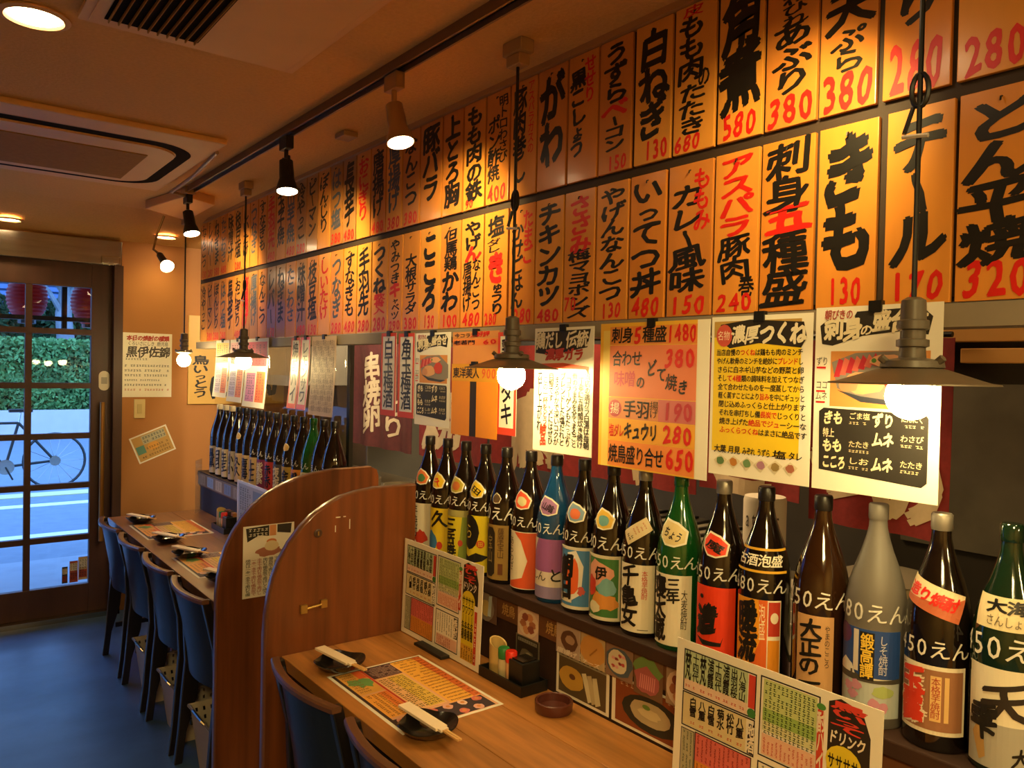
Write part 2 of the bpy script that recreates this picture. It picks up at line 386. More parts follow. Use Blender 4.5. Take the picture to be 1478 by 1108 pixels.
def core(e): MB().box(-10, 16, 18.55, 19.6, .4, 1.83, mat('hedge core', '1e3a1e', rough=.9, amt=.3)).build('twigs', e)
leafcloud('hedge', 42000, [(-2, 7, 18.4, 18.6, .5, 1.3), (-2, 7, 18.45, 19.4, 1.6, 2.0), (-2, 7, 18.38, 18.6, .9, 1.9)], GRN, .055, 'clipped green hedge behind the low white wall across the road', 'hedge', core)
BARK = mat('pale bark', '8f9296', rough=.9, amt=.3)
def tree_at(x, y, lb, seed):
    def st(e):
        random.seed(seed); mb = MB(); mb.tube([(x, y, 0), (x+.05, y, 1.5), (x-.05, y, 2.6), (x+.1, y, 4.2)], [.24, .2, .17, .09], BARK, 10); mb.build('trunk', e, smooth=True)
        for k in range(7):
            a = random.uniform(0, 2*PI); z = random.uniform(2.4, 3.4)
            MB().tube([(x, y, z), (x+.5*math.cos(a), y+.3*math.sin(a), z+.6), (x+.95*math.cos(a), y+.6*math.sin(a), z+1.0)], [.07, .045, .02], BARK, 6).build('branch', e)
    leafcloud('street_tree', 2200, [(x-1.08, x+1.08, y-.9, y+.9, 3.3, 5.4)], GRN2, .08, lb, 'tree', st)
def core2(e): MB().box(-10, 16, 23.2, 24.0, .4, 2.7, MC['hedge core']).build('twigs', e)
leafcloud('shrubbery', 16000, [(-2, 9, 22.6, 23.2, 1.4, 3.1)], mat('dark shrub leaf', '3f6a3c', rough=.7, amt=.6, scale=2), .09, 'taller dark shrubs behind the clipped hedge and the pale tree trunk', 'shrubs', core2)
tree_at(2.85, 20.3, 'pale-trunked leafy tree behind the hedge, seen through the right door panes', 3)
tree_at(.6, 20.8, 'leafy street tree behind the hedge, seen through the left door panes', 4)
tree_at(5.6, 22, 'leafy street tree farther right, hidden mostly by the wall', 5)
SH = mat('blue grey shutter', '6a86b8', rough=.6, amt=.1)
bl = empty('shuttered_building', 'grey building with horizontal shutter slats far across the road', 'building', loc=(3, 27, 0))
MB().box(-14, 24, 27, 32, 0, 9, mat('far building wall', '55708f', rough=.8, amt=.15)).build('wall', bl)
sl = MB()
for k in range(24): sl.box(-8, 18, 26.9, 27.0, 2.2+k*.2, 2.33+k*.2, SH)
so = sl.build('shutter_slats', bl); so['kind'] = 'stuff'
# lanterns under the eaves outside
LAN = mat('red lantern paper', 'a02026', rough=.6, amt=.25, scale=4, emis=.05)
for (x, y, z, r, lb) in ((.655, 6.35, 1.99, .125, 'red paper lantern hanging outside behind the middle glazing bar'), (1.045, 6.35, 1.98, .125, 'red paper lantern hanging outside at the right edge of the glass')):
    e = empty('paper_lantern', lb, 'lantern', loc=(x, y, z-.2))
    pr = []
    for k in range(25):
        t = k/24; zz = -.155+.31*t; rr = r*math.sqrt(max(.12, 1-(zz/.172)**2))*(1+.03*math.cos(k*PI)); pr.append((rr, zz))
    MB().lathe(pr, LAN, (x, y, z), 24).build('lantern_body', e, smooth=True)
    MB().lathe([(.055, 0), (.055, .03)], BLACK, (x, y, z+.15), 16).lathe([(.055, 0), (.055, .03)], BLACK, (x, y, z-.18), 16).build('rim', e)
    MB().tube([(x, y, z+.17), (x, y, 2.52)], .004, BLACK, 6).build('cord', e)
aw = MB().box(-1.5, 2.5, 6.18, 6.22, 1.83, 1.86, BLKM); aw.box(.845, .875, 6.18, 6.22, 1.78, 2.5, BLKM); tag(aw.build('awning_frame'), 'dark metal bar frame hanging outside between the red lanterns', 'frame')
struct(MB().box(-3, 4, 5.47, 6.7, 2.5, 2.6, BEAMC), 'eaves')
# bicycle
def bicycle():
    x0, x1, y, r = -.0, 1.02, 8.3, .335; s = .74
    e = empty('bicycle', 'dark road bicycle parked across the street beyond the glass door', 'bicycle', loc=(.8, 10.9, 0))
    y = 11.0; r = .33; xa, xb = 1.44, .46
    for xc in (xa, xb):
        mb = MB(); mb.tube([(xc+r*math.cos(2*PI*k/32), y, r+.0+r*math.sin(2*PI*k/32)) for k in range(33)], .017, BLACK, 6); w_ = mb.build('wheel', e, smooth=True)
        sp = MB()
        for k in range(14): sp.tube([(xc, y, r), (xc+r*math.cos(2*PI*k/14), y, r+r*math.sin(2*PI*k/14))], .0025, STEEL, 4)
        sp.lathe([(.03, -.03), (.03, .03)], BLKM, (xc, y, r), 12, (0, 1, 0)); sp.build('spokes', w_)
    fr = MB(); bb = (.93, y, .28); seat = (1.06, y, .80); head = (.52, y, .80); ax = (xa, y, r); fx = (xb, y, r)
    for p, q_ in ((bb, seat), (bb, head), (seat, head), (bb, ax), (seat, ax), (head, fx)): fr.tube([p, q_], .016, BLKM, 8)
    fr.build('bicycle_frame', e, smooth=True)
    MB().tube([seat, (1.08, y, .93)], .012, STEEL, 6).box(.96, 1.20, y-.06, y+.06, .93, .965, BLACK).build('saddle', e)
    MB().tube([head, (.50, y, .95), (.42, y-.2, .95), (.36, y-.22, .88)], .012, BLKM, 6).tube([(.50, y, .95), (.42, y+.2, .95), (.36, y+.22, .88)], .012, BLKM, 6).build('handlebar', e)
    MB().lathe([(.09, -.008), (.09, .008)], STEEL, (.93, y-.04, .28), 16, (0, 1, 0)).lathe([(.06, -.02), (.06, .02)], STEEL, (xa, y-.03, r), 16, (0, 1, 0)).tube([(.93, y-.05, .28), (1.0, y-.08, .13)], .01, BLKM, 6).build('crankset', e)
bicycle()

# ------------------------------------------------------------------ counters, dividers, shelves
def plank_table(name, label, y0, y1, m):
    e = empty(name, label, 'table', loc=(1.1, (y0+y1)/2, 0))
    w = (1.36-.87)/3
    for k in range(3):
        MB().box(.87+k*w+.0006, .87+(k+1)*w-.0006, y0, y1, .675, .71, m).build('plank', e, bevel=.002)
    MB().box(.90, 1.35, y0+.01, y1-.01, .63, .674, DARKW).build('apron', e)
    return e
plank_table('counter_table', 'long light-wood counter table in front, with menu sheet and ashtray on it', -.6, 2.198, WOODT)
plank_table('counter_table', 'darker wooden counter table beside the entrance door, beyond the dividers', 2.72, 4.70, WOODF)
struct(MB().box(1.362, 1.40, -.6, 2.33, 0, .905, DARKW), 'wall_counter_front')
struct(MB().box(1.362, 1.40, 2.72, 4.72, 0, .905, DARKW), 'wall_counter_back')
def shelf(lb, y0, y1):
    o = MB().box(1.345, 1.53, y0, y1, .905, .935, DARKW).build('bottle_shelf', bevel=.003); tag(o, lb, 'shelf')
    fr = MB().box(1.3555, 1.362, y0, y1, .845, .9045, mat('shelf skirting wood', '6b4020', rough=.75, amt=.3, scale=4, stretch=(1, .5, 6))).build('skirting', o)
    return o
shelf('dark wooden shelf carrying the near row of large bottles', -.6, 2.335)
shelf('dark wooden shelf carrying the far row of bottles by the entrance', 2.90, 4.72)
def divider(lb, y, xe, pts, rnd):
    top = 1.177; arc = [(x, z) for x, z in pts]
    out = [(arc[-1][0], 0.0)]+arc[::-1]
    out += [(xe-.03, top), (xe-.008, top-.01), (xe, top-.035)] if rnd else [(xe, top-.0)]
    out += [(xe, 0)]
    th = .035
    e = empty('seat_divider', lb, 'divider', loc=(1.05, y+th/2, 0))
    # front and back faces from vertical staves
    o = MB().prism(out[::-1], lambda a, b, t: (a, y+t, b), th, WOODD).build('board', e)
    # rounded edge band following the outline
    pa = [(arc[-1][0], 0)]+arc[::-1]+[(xe-.03, top)]; bo = []
    for i, (x, z) in enumerate(pa):
        a, c = pa[max(i-1, 0)], pa[min(i+1, len(pa)-1)]; dx, dz = c[0]-a[0], c[1]-a[1]; L = math.hypot(dx, dz)
        bo.append((x-dz/L*.003, z+dx/L*.003))
    mb = MB(); v = []; f = []
    for (x, z), (xo, zo) in zip(pa, bo): v += [(x, y-.0008, z), (xo, y+.003, zo), (xo, y+th-.003, zo), (x, y+th+.0008, z)]
    for i in range(len(pa)-1): f += [(4*i+j, 4*i+4+j, 4*i+5+j, 4*i+1+j) for j in range(3)]
    mb.add(v, f, WOODE); mb.build('edge_band', e, smooth=True)
    return e
arcp = [(1.315, 1.177), (1.17, 1.177), (1.11, 1.170), (1.055, 1.158), (1.01, 1.138), (.965, 1.110), (.93, 1.078), (.895, 1.035), (.868, .99), (.848, .94), (.836, .89), (.828, .83), (.825, .77)]
dv1 = divider('near wooden divider with a curved top, small brass latch on its face', 2.20, 1.315, arcp, False)
arc2 = [(1.40, 1.177), (1.25, 1.176), (1.17, 1.166), (1.11, 1.152), (1.06, 1.134), (1.01, 1.108), (.96, 1.072), (.92, 1.03), (.89, .985), (.866, .935), (.85, .885), (.84, .83), (.835, .77)]
dv2 = divider('far wooden divider with a curved top, illustrated notice pinned on it', 2.68, 1.435, arc2, True)
# fittings on near divider
BRASS = mat('aged brass', 'c09a50', rough=.35, metal=.7, amt=.2)
lt = MB().box(.925, .945, 2.190, 2.1995, .825, .85, BRASS); lt.tube([(.945, 2.192, .838), (.99, 2.192, .843)], .004, BRASS, 8); lt.box(.988, 1.008, 2.190, 2.1995, .832, .856, BRASS)
lt.build('latch', dv1)
bt = MB().lathe([(.013, 0), (.013, .003), (.009, .004)], mat('dark bolt cap', '4a3020', rough=.4, amt=.2), (.978, 2.1995, 1.058), 16, (0, -1, 0)); bt.box(.976, .98, 2.194, 2.196, 1.052, 1.064, BRASS)
bt.build('bolt_cap', dv1)
tp = MB()
for a in ((1.035, 1.05, 1.098, 1.101), (1.06, 1.068, 1.098, 1.101), (1.033, 1.036, 1.055, 1.075), (1.08, 1.083, 1.06, 1.09)): tp.box(a[0], a[1], 2.1992, 2.1998, a[2], a[3], WHITEP)
tp.build('tape_remains', dv1)
def notice(s):
    s.poly([(.05, .97), (.5, .99), (.5, .84), (.3, .86), (.08, .78)], '2a2420', 1); s.poly([(.66, .99), (.95, .99), (.93, .85), (.66, .88)], '3a3028', 1)
    s.scrib(.1, .84, .48, .97, 5, 2, 'e8dcc0', 2); s.rect(.51, .84, .64, .99, 'd8905a', 1)
    s.ell(.55, .76, .1, .04, 'd07840', 1); s.ell(.55, .70, .14, .07, 'e0cba0', 2, wob=.05); s.ell(.5, .62, .26, .07, 'b07058', 1, wob=.2)
    for k in range(8): s.vtext('焼鳥は一本一本手で串打ち備長炭で香ばしく焼き上げます'[k*3 % 20:][:13], .05+k*.11, .03, .15+k*.11, .54, 'b04030' if k in (1, 2) else INK, 2)
paper('illustrated_notice', 'cream notice with a drawn cook and vertical writing, taped on the far divider', 'notice', .182, .25, (.918, 2.6785, .75), 'y', notice)

# ------------------------------------------------------------------ the orange menu boards
BCOL = ['e0923a', 'd88630', 'e49a3e', 'd08236', 'dc8e38']
BMATS = [mat('menu board %s' % n, c, rough=.36, amt=.14, scale=5, stretch=(1, 3, .6), coat=.12) for n, c in zip('abcde', BCOL)]
BGLARE = [mat('glare toned menu board', 'b07a48', rough=.28, amt=.3, scale=6, coat=.25), mat('shade toned menu board', 'b87c3c', rough=.28, amt=.3, scale=6, coat=.25)]  # glare and shade on the far boards put into their base colour
def board(y0, y1, z0, z1, m, items, label, group, tilt=0):
    w = y0-y1-.0035; h = z1-z0
    e = MB().box(1.3965, 1.406, y1+.0018, y0-.0018, z0, z1, m).build('menu_board', bevel=.0015)
    tag(e, label, 'menu board', group)
    s = Sheet(w, h)
    for it in items:
        t, c, a0, b0, a1, b1 = it[:6]; bold = it[6] if len(it) > 6 else .028
        (s.htext if len(it) > 7 else s.vtext)(t, a0, b0, a1, b1, c, 2, bold)
    if s.V: s.place((1.3965, y0-.0018, z0), *AX['x']); s.build('lettering', e)
    yc = (y0+y1)/2
    MB().tube([(1.3965, yc, z1-.016), (1.391, yc, z1-.018), (1.390, yc, z1-.024)], .0016, BLKM, 5).build('hook', e)
    return e
Kk = INK; Rr = RED
def price(p, b1=.15, a0=.08, a1=.92): return (p, Rr, a0, .01, a1, b1, .03, 'h')
LOW = [  # from the right edge of the picture leftwards: y0, y1, items, what it says
 (.593, .462, [('とん平焼', Kk, .03, .18, .97, .95, .04), price('320', .2)], 'lettered とん平焼 with 320 in dull red, rightmost of the lower row'),
 (.715, .597, [('テール', Kk, .08, .2, .92, .94, .045), price('170', .17)], 'lettered テール in big black strokes behind the near pendant cord'),
 (.848, .728, [('きも', Kk, .04, .2, .96, .93, .055), price('130', .17, .2, .8)], 'lettered きも in the heaviest black strokes over red 130'),
 (.976, .854, [('刺身', Kk, .08, .58, .92, .98, .03), ('五', Rr, .05, .46, .95, .62, .045), ('種盛', Kk, .06, .03, .92, .45, .03)], 'lettered 刺身五種盛 with a red 五 in the middle'),
 (1.094, .980, [('アスパラ', Rr, .1, .48, .9, .97, .04), ('豚肉', Kk, .12, .2, .85, .48, .03), ('巻', Kk, .6, .1, .95, .22, .02), price('240', .13)], 'lettered アスパラ in red over black 豚肉巻 and 240'),
 (1.226, 1.098, [('カレー風味', Kk, .05, .16, .85, .86, .035), ('ももみ', Rr, .58, .55, .96, .95, .03), price('150', .14)], 'lettered カレー風味 with small red ももみ and 150'),
 (1.347, 1.233, [('いってつ丼', Kk, .06, .16, .94, .96, .035), price('480', .15)], 'lettered いってつ丼, a rice bowl, ending in a thick 丼'),
 (1.465, 1.352, [('やげんなんこつ', Kk, .12, .14, .9, .96, .035), price('130', .13, .2, .85)], 'lettered やげんなんこつ in one black column over faint 130'),
 (1.588, 1.470, [('ささみ', Rr, .15, .52, .9, .95, .04), ('梅マヨポンズ', Kk, .15, .03, .9, .55, .03), ('70', Rr, .02, .08, .45, .2, .02, 'h')], 'lettered red ささみ above a black slanting column'),
 (1.710, 1.592, [('チキンカツ', Kk, .06, .14, .92, .95, .04), price('480', .12)], 'lettered チキンカツ in thick black'),
 (1.832, 1.714, [('かけごはん', Kk, .08, .14, .58, .85, .03), ('たまご', Rr, .55, .5, .95, .95, .03), price('280', .14, .2, .95)], 'lettered red たまご beside black かけごはん, behind the second pendant cord'),
 (1.958, 1.838, [('塩', Kk, .15, .78, .85, .95, .03), ('ダレ', Kk, .1, .64, .7, .76, .02), ('き', Rr, .15, .38, .9, .64, .06), ('ゅうり', Kk, .3, .1, .9, .38, .035), price('280', .12, .05, .6)], 'lettered 塩ダレきゅうり with a fat red き in its middle'),
 (2.083, 1.962, [('やげ', Kk, .15, .7, .9, .96, .04), ('ん', Rr, .15, .6, .9, .74, .05), ('唐揚げ', Kk, .1, .15, .5, .6, .025), ('なんこつ', Kk, .52, .15, .92, .62, .03), price('480', .14)], 'lettered やげんなんこつ唐揚げ with a red ん'),
 (2.206, 2.087, [('但馬鶏', Kk, .2, .55, .85, .93, .03), ('かわ', Kk, .08, .16, .92, .54, .045), price('100', .14)], 'lettered 但馬鶏かわ over red 100, just beside こころ toward the camera'),
 (2.335, 2.210, [('こころ', Kk, .1, .18, .9, .94, .055), price('130', .15, .2, .8)], 'lettered こころ in three rounded black strokes pairs'),
 (2.454, 2.339, [('大根', Kk, .15, .5, .85, .78, .03), ('サラダ', Kk, .15, .17, .85, .5, .03), price('380', .14)], 'lettered 大根サラダ in crowded strokes, between つくね side and こころ'),
 (2.561, 2.458, [('やみつき', Kk, .15, .5, .85, .96, .03), ('キ', Rr, .1, .35, .9, .52, .05), ('ャベツ', Kk, .25, .13, .85, .35, .03), price('290', .12)], 'lettered やみつきキャベツ, thin strokes turning red halfway, beside the bright つくね'),
 (2.690, 2.565, [('つくね', Kk, .1, .42, .9, .94, .05), ('軟骨入', Rr, .15, .2, .85, .42, .03), price('280', .17)], 'lettered つくね, brightest of the far lower boards, red 280'),
]
UPP = [
 (.600, .482, [('きゅう', Kk, .1, .4, .9, .99, .045), price('280', .22)], 'lettered きゅう, rightmost of the upper row'),
 (.727, .607, [('砂ずり', Kk, .12, .38, .92, .99, .04), price('280', .3)], 'with three heavy characters behind the loop of the near pendant cord'),
 (.852, .736, [('いかめ', Kk, .3, .66, .75, .99, .03), ('天', Kk, .1, .47, .95, .7, .04), ('ぷら', Kk, .2, .22, .8, .47, .03), price('380', .24, .03, .97)], 'lettered めの天ぷら over large bright red 380'),
 (.973, .855, [('えんがわひれ', Kk, .3, .6, .8, .99, .03), ('あぶり', Kk, .12, .2, .9, .62, .035), price('380', .2, .03, .97)], 'lettered ひれあぶり over bright red 380'),
 (1.093, .978, [('角煮', Kk, .04, .2, .96, .96, .045), price('580', .18, .1, .9)], 'lettered 角煮 in two huge characters over 580'),
 (1.218, 1.100, [('もも肉', Kk, .08, .48, .75, .93, .035), ('の', Kk, .6, .42, .9, .55, .025), ('たたき', Kk, .12, .12, .8, .46, .035), ('皮', Rr, .2, .92, .7, .99, .02), price('680', .13, .03, .7)], 'lettered もも肉のたたき over small 680'),
 (1.341, 1.224, [('白ねぎ', Kk, .1, .18, .92, .93, .045), price('130', .16, .3, .95)], 'lettered 白ねぎ over faint 130'),
 (1.465, 1.350, [('うずら', Kk, .12, .52, .88, .96, .04), ('ベ', Rr, .1, .4, .9, .54, .05), ('ーコン', Kk, .15, .16, .85, .42, .04), price('150', .13, .3, .9)], 'lettered うずらベーコン, quail-egg bacon, with a red ベ'),
 (1.584, 1.469, [('黒こしょう', Kk, .05, .2, .62, .88, .04), ('せせり', Rr, .55, .6, .92, .96, .03)], 'lettered 黒こしょう beside small red せせり'),
 (1.712, 1.589, [('がわ', Kk, .08, .2, .92, .92, .05)], 'with two large characters, glare on its lower end'),
 (1.837, 1.716, [('豚肉巻し', Kk, .1, .12, .62, .93, .03), ('アスパラガスの', Rr, .68, .35, .92, .97, .01)], 'lettered 豚肉巻し beside a thin red column, behind the second pendant cord'),
 (1.958, 1.842, [('ポン酢焼', Kk, .08, .2, .6, .78, .03), ('明トロわさび', Kk, .55, .35, .95, .95, .02), price('400', .17)], 'with a black double column over red 400'),
 (2.080, 1.964, [('もも肉の鉄', Kk, .12, .08, .9, .95, .04), price('90', .1, .1, .5)], 'lettered もも肉, third board beyond the second pendant cord'),
 (2.203, 2.087, [('上とろ胸', Kk, .12, .08, .9, .95, .04)], 'lettered 上 in bold with crowded characters below'),
 (2.346, 2.208, [('豚バラ', Kk, .12, .2, .9, .95, .04)], 'lettered 豚バラ beside the second track spotlight head'),
]
ORD = 'first second third fourth fifth sixth seventh eighth ninth tenth eleventh twelfth thirteenth fourteenth fifteenth sixteenth seventeenth eighteenth nineteenth twentieth twenty-first twenty-second'.split()
words_far = ['手羽先', 'ねぎま', 'はつ塩', 'すなぎも', 'レバー', 'ぼんじり', 'つなぎ', 'なんこつ', 'ピーマン', 'しいたけ', '厚揚げ', '冷やっこ', '枝豆塩', '唐揚げ', '山芋焼', '味噌汁', 'おにぎり', '玉子焼', 'たこわさ', '長芋']
for row, lst, z0, z1, nm in ((0, LOW, 1.69, 2.035, 'lower'), (1, UPP, 2.06, 2.392, 'upper')):
    for y0, y1, items, lb in lst:
        board(y0, y1, z0, z1, random.choice(BMATS), items, 'orange menu board ' + lb, 'menu boards, %s row' % nm)
    ys = lst[-1][0]+.004; ye = 4.888; n = int(round((ye-ys)/.1235)); st = (ye-ys)/n
    for k in range(n):
        a = ys+k*st; rs = random.random()
        wd = words_far[(k*3+row*7) % len(words_far)]
        cc = Rr if k in (3, 11) else (mat('faded blue ink', '4a5468', rough=.4, amt=.2) if (k+row) % 4 == 2 else Kk)
        m = BGLARE[k % 2] if (5 <= k <= 11 and row == 0 or 3 <= k <= 9 and row == 1) and k % 3 else random.choice(BMATS)
        its = [(wd, cc, .12, .2, .88, .93, .03)]+([price(random.choice(['280', '380', '130', '480']), .15)] if rs < .6 else [])
        near = 'last bright lettered'
        board(a+st-.003, a+.001, z0, z1, m, its, '%s %s-row menu board, %s toward the door past the %s board' % (('glare-toned' if m in BGLARE else 'orange'), nm, ORD[k], near), 'menu boards, %s row' % nm)

# ------------------------------------------------------------------ posters hung under the boards
PX = 1.384
def hang(name, lb, y0, y1, z0, z1, draw, m=LAMI, group=None, curl=.0, dx=0, cat='poster'):
    o = paper(name, lb, cat, y0-y1, z1-z0, (PX-dx, y0, z0), 'x', draw, m, group, curl=curl)
    y = (y0+y1)/2
    MB().box(PX-dx-.004, PX+.008, y-.012, y+.012, z1-.012, z1+.008, BLACK).build('clip', o)
    return o
def pB(s):
    s.rect(.0, .0, .9, 1, 'e8b030', 1); s.rect(.03, .0, .12, .95, 'e8c860', 1)
    s.rect(.1, .85, .9, .975, 'e08a38', 2); s.rect(.1, .49, .9, .845, 'e07c50', 2); s.rect(.1, .34, .9, .485, 'd88a58', 2)
    s.rect(.58, .34, .9, .485, 'c86a68', 2.5); s.rect(.1, .19, .9, .335, 'e8a430', 2); s.rect(.1, .01, .9, .185, 'e88a3c', 2)
    s.htext('刺身', .12, .86, .33, .97, INK, 4, .02); s.htext('5', .33, .85, .42, .97, RED, 4, .03); s.htext('種盛', .42, .86, .64, .97, INK, 4, .02); s.htext('1480', .64, .86, .9, .98, RED, 4, .03)
    s.htext('合わせ', .13, .70, .42, .81, INK, 4, .015); s.htext('380', .62, .69, .89, .82, RED, 4, .03); s.htext('味噌', .15, .56, .36, .67, 'c83c50', 4, .012); s.htext('の', .37, .55, .45, .64, INK, 4, .02)
    s.g('ど', .51, .69, .032, .04, INK, 4, .03); s.g('て', .60, .65, .03, .036, INK, 4, .03, -.1); s.g('焼', .69, .6, .036, .04, INK, 4, .015, -.1); s.g('き', .79, .57, .03, .036, INK, 4, .03, -.1)
    s.ell(.165, .41, .065, .06, 'b84a50', 3); s.htext('揚', .12, .37, .21, .45, 'f0d8c0', 4); s.htext('手羽', .25, .35, .5, .47, INK, 4, .015); s.vtext('揚げ', .5, .36, .58, .47, INK, 4); s.htext('190', .62, .35, .88, .475, 'b8283a', 4, .03)
    s.htext('塩ダレ', .11, .21, .26, .30, RED, 4, .012); s.htext('キュウリ', .26, .20, .58, .32, INK, 4, .03); s.htext('280', .62, .20, .88, .325, RED, 4, .03)
    s.htext('焼鳥盛り合せ', .11, .03, .64, .16, INK, 4, .015); s.htext('650', .65, .03, .9, .175, RED, 4, .035)
hang('price_list_poster', 'orange and yellow price poster with 1480, 380, 190, 280 and 650 in red', 1.426, 1.087, 1.326, 1.680, pB)
def pC(s):
    s.rect(.03, .15, .9, .97, 'ecc820', 1); s.rect(.03, .87, .9, .97, 'b89448', 1.5); s.poly([(.06, .86), (.1, .95), (.4, .975), (.92, .95), (.95, .86), (.9, .80), (.5, .83), (.2, .80)], '241c14', 2)
    s.ell(.14, .88, .085, .07, 'c85040', 3); s.htext('名物', .07, .85, .2, .91, 'f0d8c0', 4); s.htext('濃厚', .22, .83, .5, .94, 'e8dcc0', 4, .03); s.htext('つくね', .5, .82, .95, .95, 'e8dcc0', 4, .05)
    T = ['当店自慢のつくねは鶏もも肉のミンチ', 'やげん軟骨のミンチを絶妙にブレンドし', 'さらに白ネギ山芋などの野菜と卵', 'そして4種類の調味料を加えてつなぎ', '全て合わせたものを一度蒸してから', '軽く蒸すことにより旨みを中にギュッと', '閉じ込めふっくらと仕上がります', 'それを串打ちし備長炭でじっくりと', '焼き上げた絶品でジューシーな', 'ふっくらつくねはまさに絶品です']
    for k, l in enumerate(T):
        b = .775-k*.054; n = len(l); a = .06+k*.006
        i, j = [(5, 8), (13, 17), (9, 9), (2, 5), (9, 9), (9, 11), (9, 9), (8, 11), (5, 10), (0, 7)][k]; cw = .86/n
        for x0, x1, c in ((0, i, INK), (i, j, RED), (j, n, INK)):
            if x1 > x0: s.htext(l[x0:x1], a+x0*cw, b-.022, a+x1*cw, b+.02, c, 3, .02)
    for k, l in enumerate(('大葉', '月見', 'みぞれ', 'うずら', '塩', 'タレ')): s.htext(l, .06+k*.15, .14, .19+k*.15, .19, INK, 3, .02)
    for k, c in enumerate(('5a7a4a', 'b87830', '6a8a5a', 'a87890', '98804a', 'a86850')):
        x = .12+k*.14; s.poly([(x-.06, .09), (x+.01, .13), (x+.08, .10), (x+.01, .045)], 'd8ccb0', 2); s.ell(x+.01, .09, .04, .025, c, 3, wob=.1)
hang('meatball_poster', 'yellow handwritten poster headed つくね in white on black', 1.082, .842, 1.345, 1.683, pC)
def sashimi(s, big=True):
    s.poly([(.06, .80), (.04, .90), (.1, .93), (.3, .91), (.35, .97), (.85, .98), (.93, .93), (.9, .84), (.7, .86), (.4, .84), (.15, .79)], '2a241c', 1)
    s.htext('刺身', .08, .82, .4, .94, 'e6d8b8', 3, .045); s.htext('の', .38, .84, .48, .9, 'e6d8b8', 3, .03); s.htext('盛合せ', .48, .86, .9, .97, 'e6d8b8', 3, .045); s.htext('朝びきの', .08, .93, .32, .985, 'a8403a', 3, .02)
    s.rect(.14, .46, .92, .76, 'd8904c', 1); s.poly([(.15, .70), (.35, .75), (.7, .76), (.95, .66), (.95, .52), (.7, .48), (.4, .50), (.2, .56)], '8a8078', 2)
    s.poly([(.2, .55), (.4, .49), (.75, .475), (.9, .5), (.7, .50), (.4, .52)], '3a3c48', 3)
    for k in range(7): s.poly([(.17+k*.05, .62+k*.012), (.21+k*.05, .72+k*.005), (.25+k*.05, .71), (.22+k*.05, .62+k*.01)], ('c83040', 'e07060')[k % 2], 3)
    s.ell(.42, .59, .17, .06, 'e0a878', 4, wob=.1); s.ell(.68, .62, .12, .06, 'c8402c', 4, wob=.1); s.ell(.6, .71, .14, .03, 'e8b088', 4, wob=.15); s.ell(.3, .58, .08, .04, 'd09068', 5, wob=.1); s.ell(.5, .71, .02, .012, '5a8a3a', 5)
    for b, t in ((.68, 'ずり'), (.55, 'ココ'), (.49, 'ムネ')): s.htext(t, .015, b, .12, b+.05, INK, 3); s.rect(.02, b-.015, .1, b-.005, RED, 3)
    s.poly([(.06, .11), (.05, .43), (.09, .45), (.9, .44), (.92, .42), (.92, .10), (.88, .075)], '2a2620', 1)
    for a, b, t, u_ in ((.09, .36, 'きも', 'ごま塩'), (.09, .21, 'もも', 'たたき'), (.09, .12, 'こころ', 'しお'), (.50, .36, 'ずり', 'にんにく'), (.50, .26, 'ムネ', 'わさび'), (.50, .13, 'ムネ', 'たたき')):
        s.htext(t, a, b, a+(.17 if len(t) < 3 else .2), b+.075, 'f0e0b8', 3, .04)
        s.htext(u_, a+.22, b+.035, a+.39, b+.072, 'e0d0a8', 3, .01); s.scrib(a+.22, b, a+.39, b+.032, 6, 1, 'e0d0a8', 3)
    s.htext('特上', .09, .29, .19, .34, 'f0e0b8', 3, .02)
hang('sashimi_poster', 'large white poster with a sashimi photo and black panel, behind the near pendant lamp', .836, .602, 1.345, 1.691, sashimi)
def pA(s):
    s.poly([(.02, .8), (.05, .97), (.95, .98), (.9, .84), (.3, .78)], '2c241a', 1); s.htext('鶏だし', .04, .83, .5, .97, 'e8dcc0', 3, .03); s.htext('伝統', .55, .84, .92, .97, 'e8dcc0', 3, .03)
    s.htext('濃厚ガラ', .2, .74, .85, .83, 'c04030', 3, .05); s.poly([(.05, .68), (.05, .71), (.5, .72), (.93, .69), (.93, .63), (.88, .67)], 'd8562c', 1)
    T = ['当店の鶏ガラ白湯は毎朝', '丁寧に五時間炊き続け', '骨のうまみを全てまるごと', 'コラーゲンもたっぷり', 'ブレンドした塩だれと', 'まろやかで深いコクが', '自慢です。〆にはぜひ', 'この一杯をどうぞ', '召し上がれ']
    for k, l in enumerate(T):
        c = 'c8402c' if k in (7,) else INK
        s.vtext(l, .87-k*.1, .06+(.1 if k > 6 else 0), .96-k*.1, .64-(.03 if k % 2 else 0), c, 3, .015)
    s.vtext('絶品', .13, .05, .24, .22, 'd04020', 4, .03)
hang('handwritten_broth_poster', 'cream poster with dense vertical handwriting under a red brush line', 1.688, 1.451, 1.339, 1.676, pA)
def pE(s):
    s.rect(0, .82, 1, 1, 'd08a4a', 1); s.rect(0, .63, 1, .80, 'e0803a', 1); s.htext('今コラ', .04, .84, .4, .96, INK, 3, .01); s.htext('大好評', .4, .85, .8, .99, RED, 3, .03)
    s.htext('老若門', .02, .65, .5, .77, INK, 3, .02); s.htext('60', .66, .65, .95, .78, RED, 3, .03)
def env(s):
    s.rect(.42, .0, .56, .76, '2a2018', 2); s.rect(0, .76, 1, 1, 'dc9c20', 2); s.htext('東洋美人', .03, .8, .62, .95, INK, 3, .02); s.htext('900', .66, .8, .97, .95, 'd85a2a', 3, .02); s.rect(.4, .975, .52, 1, BLACK, 3)
hang('sake_price_strips', 'orange handwritten price strips just above the plain orange menu cover', 2.102, 1.853, 1.56, 1.676, pE, C('d89050'))
